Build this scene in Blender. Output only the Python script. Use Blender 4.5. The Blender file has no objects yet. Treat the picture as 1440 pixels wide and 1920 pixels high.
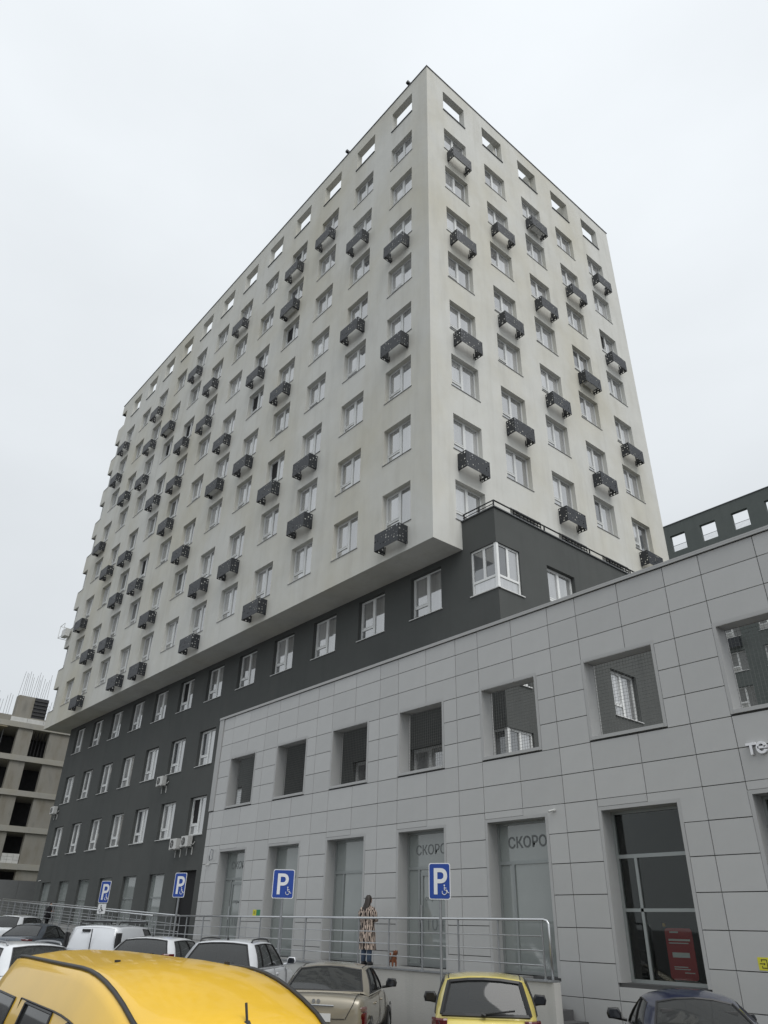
import bpy, bmesh, math, random
from mathutils import Vector, Matrix
R = math.radians
random.seed(7)
scene = bpy.context.scene
COL = scene.collection

# ------------------------------------------------------------------ camera
cam = bpy.data.cameras.new('camera'); camo = bpy.data.objects.new('camera', cam); COL.objects.link(camo)
YAW, PITCH, ROLL = 0.8762, 0.5210, 0.0248
CAM = Vector((15.312, -14.907, 2.05))
fw = Vector((-math.sin(YAW)*math.cos(PITCH), math.cos(YAW)*math.cos(PITCH), math.sin(PITCH)))
rt = Vector((math.cos(YAW), math.sin(YAW), 0)); up = rt.cross(fw)
r2 = math.cos(ROLL)*rt + math.sin(ROLL)*up; u2 = -math.sin(ROLL)*rt + math.cos(ROLL)*up
camo.matrix_world = Matrix.Translation(CAM) @ Matrix((r2, u2, -fw)).transposed().to_4x4()
cam.sensor_fit = 'HORIZONTAL'; cam.sensor_width = 36; cam.lens = 1359.29/1440*36
cam.clip_start = .1; cam.clip_end = 3000
scene.camera = camo

# ------------------------------------------------------------------ sky (overcast) and soft sun
SUN_EL, SUN_AZ = R(56), R(94)      # azimuth measured from +Y towards +X
w = bpy.data.worlds.new('World'); scene.world = w; w.use_nodes = True
nt = w.node_tree; nt.nodes.clear(); N = nt.nodes.new; LK = nt.links.new
out = N('ShaderNodeOutputWorld'); bg = N('ShaderNodeBackground'); bg.inputs['Strength'].default_value = 0.1
sky = N('ShaderNodeTexSky'); sky.sky_type = 'NISHITA'; sky.sun_disc = False
sky.sun_elevation = SUN_EL; sky.sun_rotation = SUN_AZ; sky.air_density = 1.0; sky.dust_density = 4.0; sky.ozone_density = 1.0
tc = N('ShaderNodeTexCoord'); sep = N('ShaderNodeSeparateXYZ'); LK(tc.outputs['Generated'], sep.inputs[0])
ramp = N('ShaderNodeMapRange'); ramp.inputs['From Min'].default_value = 0.0; ramp.inputs['From Max'].default_value = 1.0
ramp.inputs['To Min'].default_value = 5.75; ramp.inputs['To Max'].default_value = 8.4; LK(sep.outputs['Z'], ramp.inputs['Value'])
mp = N('ShaderNodeMapping'); mp.inputs['Scale'].default_value = (1, 1, 2.2); LK(tc.outputs['Generated'], mp.inputs[0])
nz = N('ShaderNodeTexNoise'); nz.inputs['Scale'].default_value = 2.1; nz.inputs['Detail'].default_value = 5; nz.inputs['Roughness'].default_value = .5
LK(mp.outputs[0], nz.inputs['Vector'])
nr = N('ShaderNodeMapRange'); nr.inputs['From Min'].default_value = .3; nr.inputs['From Max'].default_value = .7
nr.inputs['To Min'].default_value = .945; nr.inputs['To Max'].default_value = 1.045; LK(nz.outputs['Fac'], nr.inputs['Value'])
mul = N('ShaderNodeMath'); mul.operation = 'MULTIPLY'; LK(ramp.outputs[0], mul.inputs[0]); LK(nr.outputs[0], mul.inputs[1])
cl = N('ShaderNodeVectorMath'); cl.operation = 'SCALE'; cl.inputs[0].default_value = (.95, .995, 1.03); LK(mul.outputs[0], cl.inputs['Scale'])
mx = N('ShaderNodeMix'); mx.data_type = 'RGBA'; mx.inputs['Factor'].default_value = .93
LK(sky.outputs[0], mx.inputs[6]); LK(cl.outputs[0], mx.inputs[7])
LK(mx.outputs[2], bg.inputs['Color']); LK(bg.outputs[0], out.inputs[0])
sl = bpy.data.lights.new('sun', 'SUN'); sl.energy = 1.5; sl.angle = R(45); sl.color = (1, .985, .96)
so = bpy.data.objects.new('sun', sl); COL.objects.link(so)
sd = Vector((math.sin(SUN_AZ)*math.cos(SUN_EL), math.cos(SUN_AZ)*math.cos(SUN_EL), math.sin(SUN_EL)))
so.rotation_euler = sd.to_track_quat('Z', 'Y').to_euler()
scene.view_settings.view_transform = 'Standard'; scene.view_settings.look = 'None'
scene.view_settings.exposure = 0.29; scene.view_settings.gamma = 1.0; scene.view_settings.use_curve_mapping = False

# ------------------------------------------------------------------ materials
MAT = {}
def pmat(name, col, rough=.7, metal=0, coat=0, noise=0, nscale=3, stretch=(1,1,1), bump=0, bscale=60, rnd=0, spec=.5, col2=None, detail=4, bdist=.01, crough=.05):
    m = bpy.data.materials.new(name); m.use_nodes = True
    t = m.node_tree; b = t.nodes['Principled BSDF']; nn = t.nodes.new; ln = t.links.new
    b.inputs['Base Color'].default_value = (*col, 1); b.inputs['Roughness'].default_value = rough
    b.inputs['Metallic'].default_value = metal; b.inputs['Coat Weight'].default_value = coat
    b.inputs['Coat Roughness'].default_value = crough; b.inputs['Specular IOR Level'].default_value = spec
    src = None
    if noise or col2:
        g = nn('ShaderNodeTexCoord'); mpn = nn('ShaderNodeMapping'); mpn.inputs['Scale'].default_value = stretch
        ln(g.outputs['Object'], mpn.inputs[0])
        n1 = nn('ShaderNodeTexNoise'); n1.inputs['Scale'].default_value = nscale; n1.inputs['Detail'].default_value = detail; n1.inputs['Roughness'].default_value = .6
        ln(mpn.outputs[0], n1.inputs['Vector'])
        if col2:
            cr = nn('ShaderNodeMapRange'); cr.inputs['From Min'].default_value = .42; cr.inputs['From Max'].default_value = .68; ln(n1.outputs['Fac'], cr.inputs['Value'])
            mixc = nn('ShaderNodeMix'); mixc.data_type = 'RGBA'; mixc.inputs[6].default_value = (*col, 1); mixc.inputs[7].default_value = (*col2, 1)
            ln(cr.outputs[0], mixc.inputs['Factor']); src = mixc.outputs[2]
        if noise:
            mr = nn('ShaderNodeMapRange'); mr.inputs['From Min'].default_value = .25; mr.inputs['From Max'].default_value = .75
            mr.inputs['To Min'].default_value = 1-noise; mr.inputs['To Max'].default_value = 1+noise; ln(n1.outputs['Fac'], mr.inputs['Value'])
            sc = nn('ShaderNodeVectorMath'); sc.operation = 'SCALE'; ln(mr.outputs[0], sc.inputs['Scale'])
            if src: ln(src, sc.inputs[0])
            else: sc.inputs[0].default_value = col
            src = sc.outputs[0]
    if rnd:
        oi = nn('ShaderNodeObjectInfo'); mr = nn('ShaderNodeMapRange'); mr.inputs['To Min'].default_value = 1-rnd; mr.inputs['To Max'].default_value = 1+rnd
        ln(oi.outputs['Random'], mr.inputs['Value'])
        sc = nn('ShaderNodeVectorMath'); sc.operation = 'SCALE'; ln(mr.outputs[0], sc.inputs['Scale'])
        if src: ln(src, sc.inputs[0])
        else: sc.inputs[0].default_value = col
        src = sc.outputs[0]
    if src: ln(src, b.inputs['Base Color'])
    if bump:
        g2 = nn('ShaderNodeTexCoord'); n2 = nn('ShaderNodeTexNoise'); n2.inputs['Scale'].default_value = bscale; n2.inputs['Detail'].default_value = 3
        ln(g2.outputs['Object'], n2.inputs['Vector'])
        bp = nn('ShaderNodeBump'); bp.inputs['Strength'].default_value = bump; bp.inputs['Distance'].default_value = bdist
        ln(n2.outputs['Fac'], bp.inputs['Height']); ln(bp.outputs[0], b.inputs['Normal'])
    MAT[name] = m; return m
def stucco(name, base, stain, dark):
    """light render with vertical rain streaks, broad ochre stains and fine mottling (all fixed to the wall)"""
    m = bpy.data.materials.new(name); m.use_nodes = True; t = m.node_tree; b = t.nodes['Principled BSDF']; nn = t.nodes.new; ln = t.links.new
    g = nn('ShaderNodeTexCoord')
    def noise(scale, st, lo, hi, det=5):
        a = nn('ShaderNodeMapping'); a.inputs['Scale'].default_value = st; ln(g.outputs['Object'], a.inputs[0])
        n = nn('ShaderNodeTexNoise'); n.inputs['Scale'].default_value = scale; n.inputs['Detail'].default_value = det; n.inputs['Roughness'].default_value = .62; ln(a.outputs[0], n.inputs['Vector'])
        r = nn('ShaderNodeMapRange'); r.inputs['From Min'].default_value = lo; r.inputs['From Max'].default_value = hi; ln(n.outputs['Fac'], r.inputs['Value']); return r.outputs[0]
    big = noise(.16, (1, 1, .7), .42, .66); streak = noise(1.9, (1, 1, .10), .5, .75); fine = noise(.9, (1, 1, 1), .3, .75)
    m1 = nn('ShaderNodeMix'); m1.data_type = 'RGBA'; m1.inputs[6].default_value = (*base, 1); m1.inputs[7].default_value = (*stain, 1); ln(big, m1.inputs['Factor'])
    k = nn('ShaderNodeMath'); k.operation = 'MULTIPLY'; k.inputs[1].default_value = .42; ln(streak, k.inputs[0])
    m2 = nn('ShaderNodeMix'); m2.data_type = 'RGBA'; ln(m1.outputs[2], m2.inputs[6]); m2.inputs[7].default_value = (*dark, 1); ln(k.outputs[0], m2.inputs['Factor'])
    r = nn('ShaderNodeMapRange'); r.inputs['To Min'].default_value = .94; r.inputs['To Max'].default_value = 1.04; ln(fine, r.inputs['Value'])
    s = nn('ShaderNodeVectorMath'); s.operation = 'SCALE'; ln(m2.outputs[2], s.inputs[0]); ln(r.outputs[0], s.inputs['Scale'])
    ln(s.outputs[0], b.inputs['Base Color']); b.inputs['Roughness'].default_value = .92; b.inputs['Specular IOR Level'].default_value = .25
    n2 = nn('ShaderNodeTexNoise'); n2.inputs['Scale'].default_value = 30; n2.inputs['Detail'].default_value = 4; ln(g.outputs['Object'], n2.inputs['Vector'])
    bp = nn('ShaderNodeBump'); bp.inputs['Strength'].default_value = .35; bp.inputs['Distance'].default_value = .012; ln(n2.outputs['Fac'], bp.inputs['Height']); ln(bp.outputs[0], b.inputs['Normal'])
    MAT[name] = m; return m
stucco('stucco', (.63, .63, .595), (.565, .545, .465), (.46, .45, .405))
stucco('dark_render', (.094, .099, .096), (.104, .108, .104), (.074, .078, .076))
stucco('far_render', (.115, .130, .125), (.125, .138, .132), (.095, .107, .103))
stucco('plinth', (.52, .52, .50), (.47, .46, .43), (.30, .30, .28))
pmat('parapet_cap', (.10, .105, .11), .5, .3)
pmat('panel', (.445, .446, .438), .24, noise=.045, nscale=1.0, rnd=.045, spec=.5, bump=.05, bscale=6)
pmat('portal', (.40, .402, .396), .5, noise=.03, nscale=2)
pmat('backing', (.07, .07, .07), .9)
pmat('pvc', (.80, .81, .80), .4, noise=.03)
pmat('pvc_grey', (.66, .67, .66), .4, noise=.03)
pmat('sill_grey', (.22, .22, .22), .5, .3)
pmat('sill_white', (.68, .68, .67), .5)
pmat('alu', (.30, .32, .315), .4, .4)
pmat('film_pane', (.31, .313, .312), .04, rnd=.42, spec=.55, noise=.28, nscale=2.2, stretch=(3, 3, .15))
pmat('dark_pane', (.10, .105, .11), .04, rnd=.3, spec=.6, noise=.3, nscale=1.1)
pmat('frost', (.25, .272, .262), .05, noise=.07, nscale=.9, spec=.5)
pmat('dark_glass', (.018, .021, .026), .03, spec=.5, noise=.2, nscale=1.5)
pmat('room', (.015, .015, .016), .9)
pmat('basket', (.024, .027, .032), .5, .1, rnd=.15)
pmat('bracket', (.02, .021, .023), .5, .4)
pmat('steel', (.62, .63, .64), .28, .9)
pmat('galv', (.30, .31, .32), .45, .7, noise=.15, nscale=4)
pmat('asphalt', (.085, .085, .086), .95, noise=.2, nscale=2, bump=.5, bscale=120)
pmat('paving', (.22, .22, .215), .9, noise=.12, nscale=3)
pmat('concrete', (.30, .288, .255), .9, noise=.34, nscale=1.1, detail=8, stretch=(1, 1, .35), bump=.3, bscale=12, bdist=.03, col2=(.17, .155, .125))
pmat('slab_concrete', (.37, .36, .325), .9, noise=.18, nscale=1.1, bump=.3, bscale=10, bdist=.03, col2=(.30, .285, .24))
pmat('blockwork', (.58, .58, .56), .9, noise=.1)
pmat('formwork', (.035, .035, .04), .6, noise=.3)
pmat('rebar', (.10, .085, .075), .8, .4)
pmat('yellow_beam', (.25, .22, .15), .7)
pmat('hoarding', (.20, .205, .21), .6, noise=.05)
pmat('grass', (.085, .09, .035), .95, noise=.4, nscale=6, bump=1, bscale=20, bdist=.1)
pmat('mesh_net', (.15, .155, .15), .6)
pmat('ac_white', (.62, .62, .60), .45, noise=.04)
pmat('ac_dark', (.05, .05, .05), .6)
pmat('sign_blue', (.012, .055, .30), .45)
pmat('sign_white', (.72, .73, .74), .45)
pmat('letter_grey', (.13, .14, .14), .6)
pmat('letter_white', (.80, .80, .82), .4)
pmat('sticker_yellow', (.62, .58, .04), .5)
pmat('sticker_green', (.03, .22, .10), .5)
pmat('black', (.012, .012, .013), .5)
pmat('poster_red', (.46, .03, .04), .4)
pmat('rubber', (.02, .02, .02), .85)
pmat('trim_black', (.018, .018, .019), .45)
pmat('plate_white', (.6, .6, .58), .5)
pmat('rim', (.38, .39, .4), .35, .8)
pmat('tail_red', (.085, .004, .006), .12, coat=.6)
pmat('tail_clear', (.16, .09, .085), .15, coat=.6)
pmat('skin', (.45, .28, .20), .6)
pmat('hair', (.022, .015, .011), .55, noise=.3, nscale=30, stretch=(1, 1, .1))
pmat('denim', (.10, .14, .21), .9, noise=.15, nscale=20)
pmat('shoe', (.03, .03, .032), .7)
pmat('dark_cloth', (.012, .012, .014), .9)
pmat('dog_fur', (.24, .09, .045), .95, noise=.35, nscale=30, bump=1, bscale=90, bdist=.02)
pmat('lamp_amber', (.7, .4, .05), .4)
# zebra-like printed coat
m = bpy.data.materials.new('coat_print'); m.use_nodes = True; t = m.node_tree; b = t.nodes['Principled BSDF']
g = t.nodes.new('ShaderNodeTexCoord'); mpn = t.nodes.new('ShaderNodeMapping'); mpn.inputs['Scale'].default_value = (1, 1, .16); t.links.new(g.outputs['Object'], mpn.inputs[0])
wv = t.nodes.new('ShaderNodeTexWave'); wv.wave_type = 'BANDS'; wv.bands_direction = 'DIAGONAL'; wv.inputs['Scale'].default_value = 9; wv.inputs['Distortion'].default_value = 9; wv.inputs['Detail'].default_value = 3; wv.inputs['Detail Scale'].default_value = 2.0
t.links.new(mpn.outputs[0], wv.inputs['Vector'])
cr = t.nodes.new('ShaderNodeValToRGB'); cr.color_ramp.elements[0].position = .47; cr.color_ramp.elements[0].color = (.025, .018, .016, 1)
cr.color_ramp.elements[1].position = .55; cr.color_ramp.elements[1].color = (.46, .37, .31, 1); t.links.new(wv.outputs['Fac'], cr.inputs[0]); t.links.new(cr.outputs[0], b.inputs['Base Color'])
b.inputs['Roughness'].default_value = .9; MAT['coat_print'] = m
# clear shop glass
m = bpy.data.materials.new('clear_glass'); m.use_nodes = True; t = m.node_tree; t.nodes.clear()
o_ = t.nodes.new('ShaderNodeOutputMaterial'); mxs = t.nodes.new('ShaderNodeMixShader'); tr = t.nodes.new('ShaderNodeBsdfTransparent'); gl = t.nodes.new('ShaderNodeBsdfGlossy'); fr = t.nodes.new('ShaderNodeFresnel')
tr.inputs[0].default_value = (.80, .84, .82, 1); gl.inputs['Roughness'].default_value = .02; fr.inputs['IOR'].default_value = 1.48
t.links.new(fr.outputs[0], mxs.inputs[0]); t.links.new(tr.outputs[0], mxs.inputs[1]); t.links.new(gl.outputs[0], mxs.inputs[2]); t.links.new(mxs.outputs[0], o_.inputs[0]); MAT['clear_glass'] = m
m = bpy.data.materials.new('car_glass'); m.use_nodes = True; t = m.node_tree; t.nodes.clear()
o_ = t.nodes.new('ShaderNodeOutputMaterial'); mxs = t.nodes.new('ShaderNodeMixShader'); tr = t.nodes.new('ShaderNodeBsdfTransparent'); gl = t.nodes.new('ShaderNodeBsdfGlossy'); fr = t.nodes.new('ShaderNodeFresnel')
tr.inputs[0].default_value = (.10, .11, .11, 1); gl.inputs['Roughness'].default_value = .02; fr.inputs['IOR'].default_value = 1.6
du = t.nodes.new('ShaderNodeBsdfDiffuse'); du.inputs[0].default_value = (.20, .21, .21, 1); md_ = t.nodes.new('ShaderNodeMixShader'); md_.inputs[0].default_value = .16; t.links.new(tr.outputs[0], md_.inputs[1]); t.links.new(du.outputs[0], md_.inputs[2])
gl.inputs['Roughness'].default_value = .05
t.links.new(fr.outputs[0], mxs.inputs[0]); t.links.new(md_.outputs[0], mxs.inputs[1]); t.links.new(gl.outputs[0], mxs.inputs[2]); t.links.new(mxs.outputs[0], o_.inputs[0]); MAT['car_glass'] = m
for nm_, io in (('film_pane', 3.7), ('dark_pane', 2.4), ('frost', 1.9)): MAT[nm_].node_tree.nodes['Principled BSDF'].inputs['IOR'].default_value = io
def paint(name, col, metal=.0, rough=.35, coat=1.0):
    return pmat(name, col, rough, metal, coat=coat, noise=.05, nscale=2.5, crough=.06)
paint('paint_white', (.66, .68, .70)); paint('paint_white_b', (.60, .62, .65)); paint('paint_champagne', (.30, .27, .21), .45, .4)
paint('paint_lemon', (.60, .50, .13), .1); paint('paint_navy', (.007, .012, .045), .2, .3); paint('paint_steel', (.10, .115, .135), .4)
paint('paint_taxi', (.74, .45, .02), 0, .4, .55)

# ------------------------------------------------------------------ mesh helpers
class MB:
    def __init__(s): s.v = []; s.f = []; s.mi = []; s.cur = 0
    def quad(s, a, b, c, d):
        n = len(s.v); s.v += [tuple(a), tuple(b), tuple(c), tuple(d)]; s.f.append((n, n+1, n+2, n+3)); s.mi.append(s.cur); return s
    def poly(s, pts):
        n = len(s.v); s.v += [tuple(p) for p in pts]; s.f.append(tuple(range(n, n+len(pts)))); s.mi.append(s.cur); return s
    def box(s, x0, x1, y0, y1, z0, z1):
        n = len(s.v); s.v += [(x, y, z) for z in (z0, z1) for y in (y0, y1) for x in (x0, x1)]
        s.f += [(n+i for i in q) and tuple(n+i for i in q) for q in ((0,2,3,1),(4,5,7,6),(0,1,5,4),(2,6,7,3),(0,4,6,2),(1,3,7,5))]; s.mi += [s.cur]*6; return s
    def tube(s, pts, r, n=8, cap=True):
        pts = [Vector(p) for p in pts]; rr = r if isinstance(r, (list, tuple)) else [r]*len(pts); base = len(s.v); prev = None
        for i, p in enumerate(pts):
            d = (pts[min(i+1, len(pts)-1)]-pts[max(i-1, 0)]).normalized()
            if prev is None: a = d.orthogonal().normalized()
            else: a = (prev - d*prev.dot(d)).normalized()
            prev = a; c = d.cross(a)
            for k in range(n):
                an = 2*math.pi*k/n; s.v.append(tuple(p + rr[i]*(math.cos(an)*a+math.sin(an)*c)))
        for i in range(len(pts)-1):
            for k in range(n):
                k2 = (k+1) % n; s.f.append((base+i*n+k, base+i*n+k2, base+(i+1)*n+k2, base+(i+1)*n+k)); s.mi.append(s.cur)
        if cap:
            s.f.append(tuple(base+k for k in reversed(range(n)))); s.f.append(tuple(base+(len(pts)-1)*n+k for k in range(n))); s.mi += [s.cur]*2
        return s
    def loft(s, rings, closed=True, caps=True):
        base = len(s.v); n = len(rings[0])
        for r in rings: s.v += [tuple(p) for p in r]
        for i in range(len(rings)-1):
            for k in range(n if closed else n-1):
                k2 = (k+1) % n; s.f.append((base+i*n+k, base+i*n+k2, base+(i+1)*n+k2, base+(i+1)*n+k)); s.mi.append(s.cur)
        if caps and closed:
            s.f.append(tuple(base+k for k in reversed(range(n)))); s.f.append(tuple(base+(len(rings)-1)*n+k for k in range(n))); s.mi += [s.cur]*2
        return s
    def mesh(s, name, mats, smooth=False, weld=False):
        me = bpy.data.meshes.new(name); me.from_pydata(s.v, [], s.f)
        for mm in (mats if isinstance(mats, (list, tuple)) else [mats]): me.materials.append(MAT[mm] if isinstance(mm, str) else mm)
        me.polygons.foreach_set('material_index', s.mi)
        if weld or smooth:
            bmm = bmesh.new(); bmm.from_mesh(me); bmesh.ops.remove_doubles(bmm, verts=bmm.verts, dist=1e-4); bmesh.ops.recalc_face_normals(bmm, faces=bmm.faces); bmm.to_mesh(me); bmm.free()
        if smooth: me.polygons.foreach_set('use_smooth', [True]*len(me.polygons))
        me.update(); return me
def place(name, me, parent=None, loc=(0,0,0), rz=0, rot=None):
    o = bpy.data.objects.new(name, me); COL.objects.link(o); o.parent = parent; o.location = loc
    o.rotation_euler = rot if rot else (0, 0, rz); return o
def tag(o, label=None, cat=None, group=None, kind=None):
    if label: o['label'] = label
    if cat: o['category'] = cat
    if group: o['group'] = group
    if kind: o['kind'] = kind
    return o
def empty(name, loc=(0,0,0), rz=0):
    o = bpy.data.objects.new(name, None); COL.objects.link(o); o.location = loc; o.rotation_euler = (0, 0, rz); return o
def bevel(o, wd=.01, seg=2):
    b = o.modifiers.new('bevel', 'BEVEL'); b.width = wd; b.segments = seg; b.limit_method = 'ANGLE'; return o
def text_mesh(txt, size, ext, mat, bold=0, align='LEFT'):
    c = bpy.data.curves.new('t', 'FONT'); c.body = txt; c.size = size; c.extrude = ext; c.offset = bold; c.align_x = align; c.resolution_u = 8
    o = bpy.data.objects.new('t', c); COL.objects.link(o); bpy.context.view_layer.update()
    me = bpy.data.meshes.new_from_object(o.evaluated_get(bpy.context.evaluated_depsgraph_get())); bpy.data.objects.remove(o); bpy.data.curves.remove(c)
    me.materials.clear(); me.materials.append(MAT[mat]); return me
def wall_grid(mb, O, U, Nn, u0, u1, z0, z1, ops, depth, back=False):
    """wall face with rectangular openings and their reveals. ops: (a,b,c,d)"""
    O, U, Nn = Vector(O), Vector(U), Vector(Nn); Z = Vector((0,0,1))
    us = sorted(set([u0, u1]+[q for o in ops for q in o[:2]])); zs = sorted(set([z0, z1]+[q for o in ops for q in o[2:4]]))
    P = lambda u, z, d=0: O+U*u+Z*z-Nn*d
    for i in range(len(us)-1):
        for j in range(len(zs)-1):
            cu, cz = (us[i]+us[i+1])/2, (zs[j]+zs[j+1])/2
            if any(o[0] < cu < o[1] and o[2] < cz < o[3] for o in ops): continue
            mb.quad(P(us[i], zs[j]), P(us[i+1], zs[j]), P(us[i+1], zs[j+1]), P(us[i], zs[j+1]))
            if back: mb.quad(P(us[i+1], zs[j], depth), P(us[i], zs[j], depth), P(us[i], zs[j+1], depth), P(us[i+1], zs[j+1], depth))
    for (a, b, c, d) in ops:
        mb.quad(P(a, d), P(b, d), P(b, d, depth), P(a, d, depth)); mb.quad(P(b, c), P(a, c), P(a, c, depth), P(b, c, depth))
        if a > u0+1e-4: mb.quad(P(a, c), P(a, d), P(a, d, depth), P(a, c, depth))
        if b < u1-1e-4: mb.quad(P(b, d), P(b, c), P(b, c, depth), P(b, d, depth))

# ------------------------------------------------------------------ ground
SL = lambda x: .02*(8-x)
g = MB(); g.quad((-400, -300, SL(-400)), (300, -300, SL(300)), (300, 400, SL(300)), (-400, 400, SL(-400)))
tag(place('ground', g.mesh('ground', 'asphalt')), kind='structure')
for k, (x, y) in enumerate([(8.7, -5.2), (5.2, -5.1), (1.2, -5.1), (-2.6, -5.1), (-6.6, -5.1), (-11.5, -5.1), (-15, -5.1)]):
    dx, dy = -.68, .73; a = Vector((x, y, 0)); bq = a+Vector((dx, dy, 0))*3.2; nn_ = Vector((dy, -dx, 0))*.05
    q = MB(); pts = [a-nn_, a+nn_, bq+nn_, bq-nn_]; q.poly([(p.x, p.y, SL(p.x)+.004) for p in pts])
    tag(place('parking_line', q.mesh('parking_line', 'plate_white')), kind='structure')

# ------------------------------------------------------------------ window kit
def window_kit(w_, h_, fm, sm, rec=.18, split=.5, tr=.27):
    F = MB(); t_ = .065; D0, D1 = 0, .07
    F.box(0, t_, D0, D1, 0, h_); F.box(w_-t_, w_, D0, D1, 0, h_); F.box(t_, w_-t_, D0, D1, 0, t_); F.box(t_, w_-t_, D0, D1, h_-t_, h_)
    c = w_*split; F.box(c-.05, c+.05, D0-.004, D1, t_, h_-t_)
    if tr: F.box(t_, c-.05, D0-.002, D1, h_*tr-.04, h_*tr+.04)
    # thin opening-sash profile in the upper left light
    zt = h_*tr+.04 if tr else t_
    for q in ((t_, t_+.03, zt, h_-t_), (c-.08, c-.05, zt, h_-t_), (t_+.03, c-.08, h_-t_-.03, h_-t_), (t_+.03, c-.08, zt, zt+.03)):
        F.box(q[0], q[1], D0-.012, D1-.01, q[2], q[3])
    def pane(x0, x1, z0, z1):
        m_ = MB(); m_.box(x0, x1, .032, .05, z0, z1); return m_
    P = [pane(t_-.01, c-.045, zt-.01, h_-t_+.01), pane(c+.045, w_-t_+.01, t_-.01, h_-t_+.01)]
    if tr: P.append(pane(t_-.01, c-.045, t_-.01, h_*tr-.03))
    S = MB(); y0, y1 = -rec-.045, -.002
    S.v = [(-.05, y0, -.045), (w_+.05, y0, -.045), (w_+.05, y1, -.01), (-.05, y1, -.01), (-.05, y0, -.02), (w_+.05, y0, -.02), (w_+.05, y1, .012), (-.05, y1, .012)]
    S.f = [(0,3,2,1), (4,5,6,7), (0,1,5,4), (1,2,6,5), (2,3,7,6), (3,0,4,7)]; S.mi = [0]*6
    return dict(frame=F.mesh('window_frame', fm), panes=[p_.mesh('pane', 'film_pane') for p_ in P], dpanes=[p_.mesh('pane_dark', 'dark_pane') for p_ in P], sill=S.mesh('sill', sm), w=w_, h=h_, split=split, tr=tr)
def put_window(kit, parent, loc, rz, dark=(), tilt=False):
    o = place('window', kit['frame'], parent, loc, rz)
    for i, pm in enumerate(kit['panes']):
        if tilt and i == 0:
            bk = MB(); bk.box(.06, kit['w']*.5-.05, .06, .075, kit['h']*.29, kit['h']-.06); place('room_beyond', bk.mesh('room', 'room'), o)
            ts = MB(); wv_ = kit['w']*.5-.12; hh = kit['h']*.71-.10
            for q in ((0, .05, 0, hh), (wv_-.05, wv_, 0, hh), (.05, wv_-.05, 0, .05), (.05, wv_-.05, hh-.05, hh)): ts.box(q[0], q[1], 0, .03, q[2], q[3])
            s_ = place('tilted_sash', ts.mesh('sash', kit['frame'].materials[0]), o, (.065, .02, kit['h']*.29), rot=(R(-6), 0, 0)); continue
        place('pane', kit['dpanes'][i] if i in dark else pm, o)
    place('sill', kit['sill'], o); return o
WW, WH = 1.57, 1.615
K_T = window_kit(WW, WH, 'pvc_grey', 'sill_grey'); K_D = window_kit(WW, WH, 'pvc', 'sill_white', rec=.16)
K_C = window_kit(1.10-.18, WH, 'pvc_grey', 'sill_grey', split=.5)

# ------------------------------------------------------------------ apartment building
TOP, BOT, LL, DD, DY = 41.27, 13.37, 38.54, 15.94, 1.405
AL, PL, AR, PR = 1.13, 3.024, 1.155, 2.966
row_top = lambda r: 37.14-3*(r-1)
apt = tag(empty('apartment_building', (0, 0, 0)), 'tall off-white apartment tower overhanging a dark grey lower storey block', 'building')
mb = MB(); OZ0, OZ1 = 38.72, 40.32; RF = 38.35
colL = [-(AL+i*PL+WW) for i in range(12)]; colR = [AR+i*PR for i in range(5)]
opsL = [(x, x+WW, OZ0, OZ1) for x in colL]+[(-LL, -(AL+12*PL), OZ0, OZ1)]
opsR = [(y, y+WW, OZ0, OZ1) for y in colR]
wL = [(x, x+WW, row_top(r)-WH, row_top(r)) for x in colL for r in range(1, 9)]+[(-LL, -(AL+12*PL), row_top(r)-WH, row_top(r)) for r in range(1, 9)]
wR = [(y, y+WW, row_top(r)-WH, row_top(r)) for y in colR for r in range(1, 9)]
CE = LL-(AL+12*PL)
wall_grid(mb, (0,0,0), (1,0,0), (0,-1,0), -LL, 0, RF, TOP, opsL, .34, back=True)
wall_grid(mb, (0,0,0), (1,0,0), (0,-1,0), -LL, 0, BOT, RF, wL, .22)
wall_grid(mb, (0,0,0), (0,1,0), (1,0,0), 0, DD, RF, TOP, opsR, .34, back=True)
wall_grid(mb, (0,0,0), (0,1,0), (1,0,0), 0, DD, BOT, RF, wR, .22)
wall_grid(mb, (-LL,DD,0), (0,-1,0), (-1,0,0), 0, DD, RF, TOP, [(DD-CE, DD, OZ0, OZ1)], .34, back=True)
wall_grid(mb, (-LL,DD,0), (0,-1,0), (-1,0,0), 0, DD, BOT, RF, [(DD-CE, DD, row_top(r)-WH, row_top(r)) for r in range(1, 9)], .22)
wall_grid(mb, (0,DD,0), (-1,0,0), (0,1,0), 0, LL, BOT, RF, [], .22)
place('tower_wall', mb.mesh('tower_wall', 'stucco'), apt)
q = MB(); q.box(-LL+.3, -.3, .3, DD-.3, RF-.2, RF); q.box(-LL+.001, -.001, DD-.45, DD-.001, RF, TOP-1.4); place('roof_deck', q.mesh('roof', 'paving'), apt)
q = MB(); q.quad((-LL, 0, BOT), (-LL, DD, BOT), (0, DD, BOT), (0, 0, BOT)); place('soffit', q.mesh('soffit', 'stucco'), apt)
q = MB(); q.box(-LL-.04, .04, -.04, .38, TOP, TOP+.05); q.box(-.38, .04, .38, DD+.04, TOP, TOP+.05); q.box(-LL-.04, -LL+.38, .38, DD+.04, TOP, TOP+.05); place('parapet_cap', q.mesh('cap', 'parapet_cap'), apt)
for a in opsL[:12]:
    q = MB(); q.box(a[0]-.03, a[1]+.03, -.05, .36, OZ0-.03, OZ0+.015); place('parapet_sill', q.mesh('psill', 'parapet_cap'), apt)
for a in opsR:
    q = MB(); q.box(-.36, .05, a[0]-.03, a[1]+.03, OZ0-.03, OZ0+.015); place('parapet_sill', q.mesh('psill', 'parapet_cap'), apt)
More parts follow.
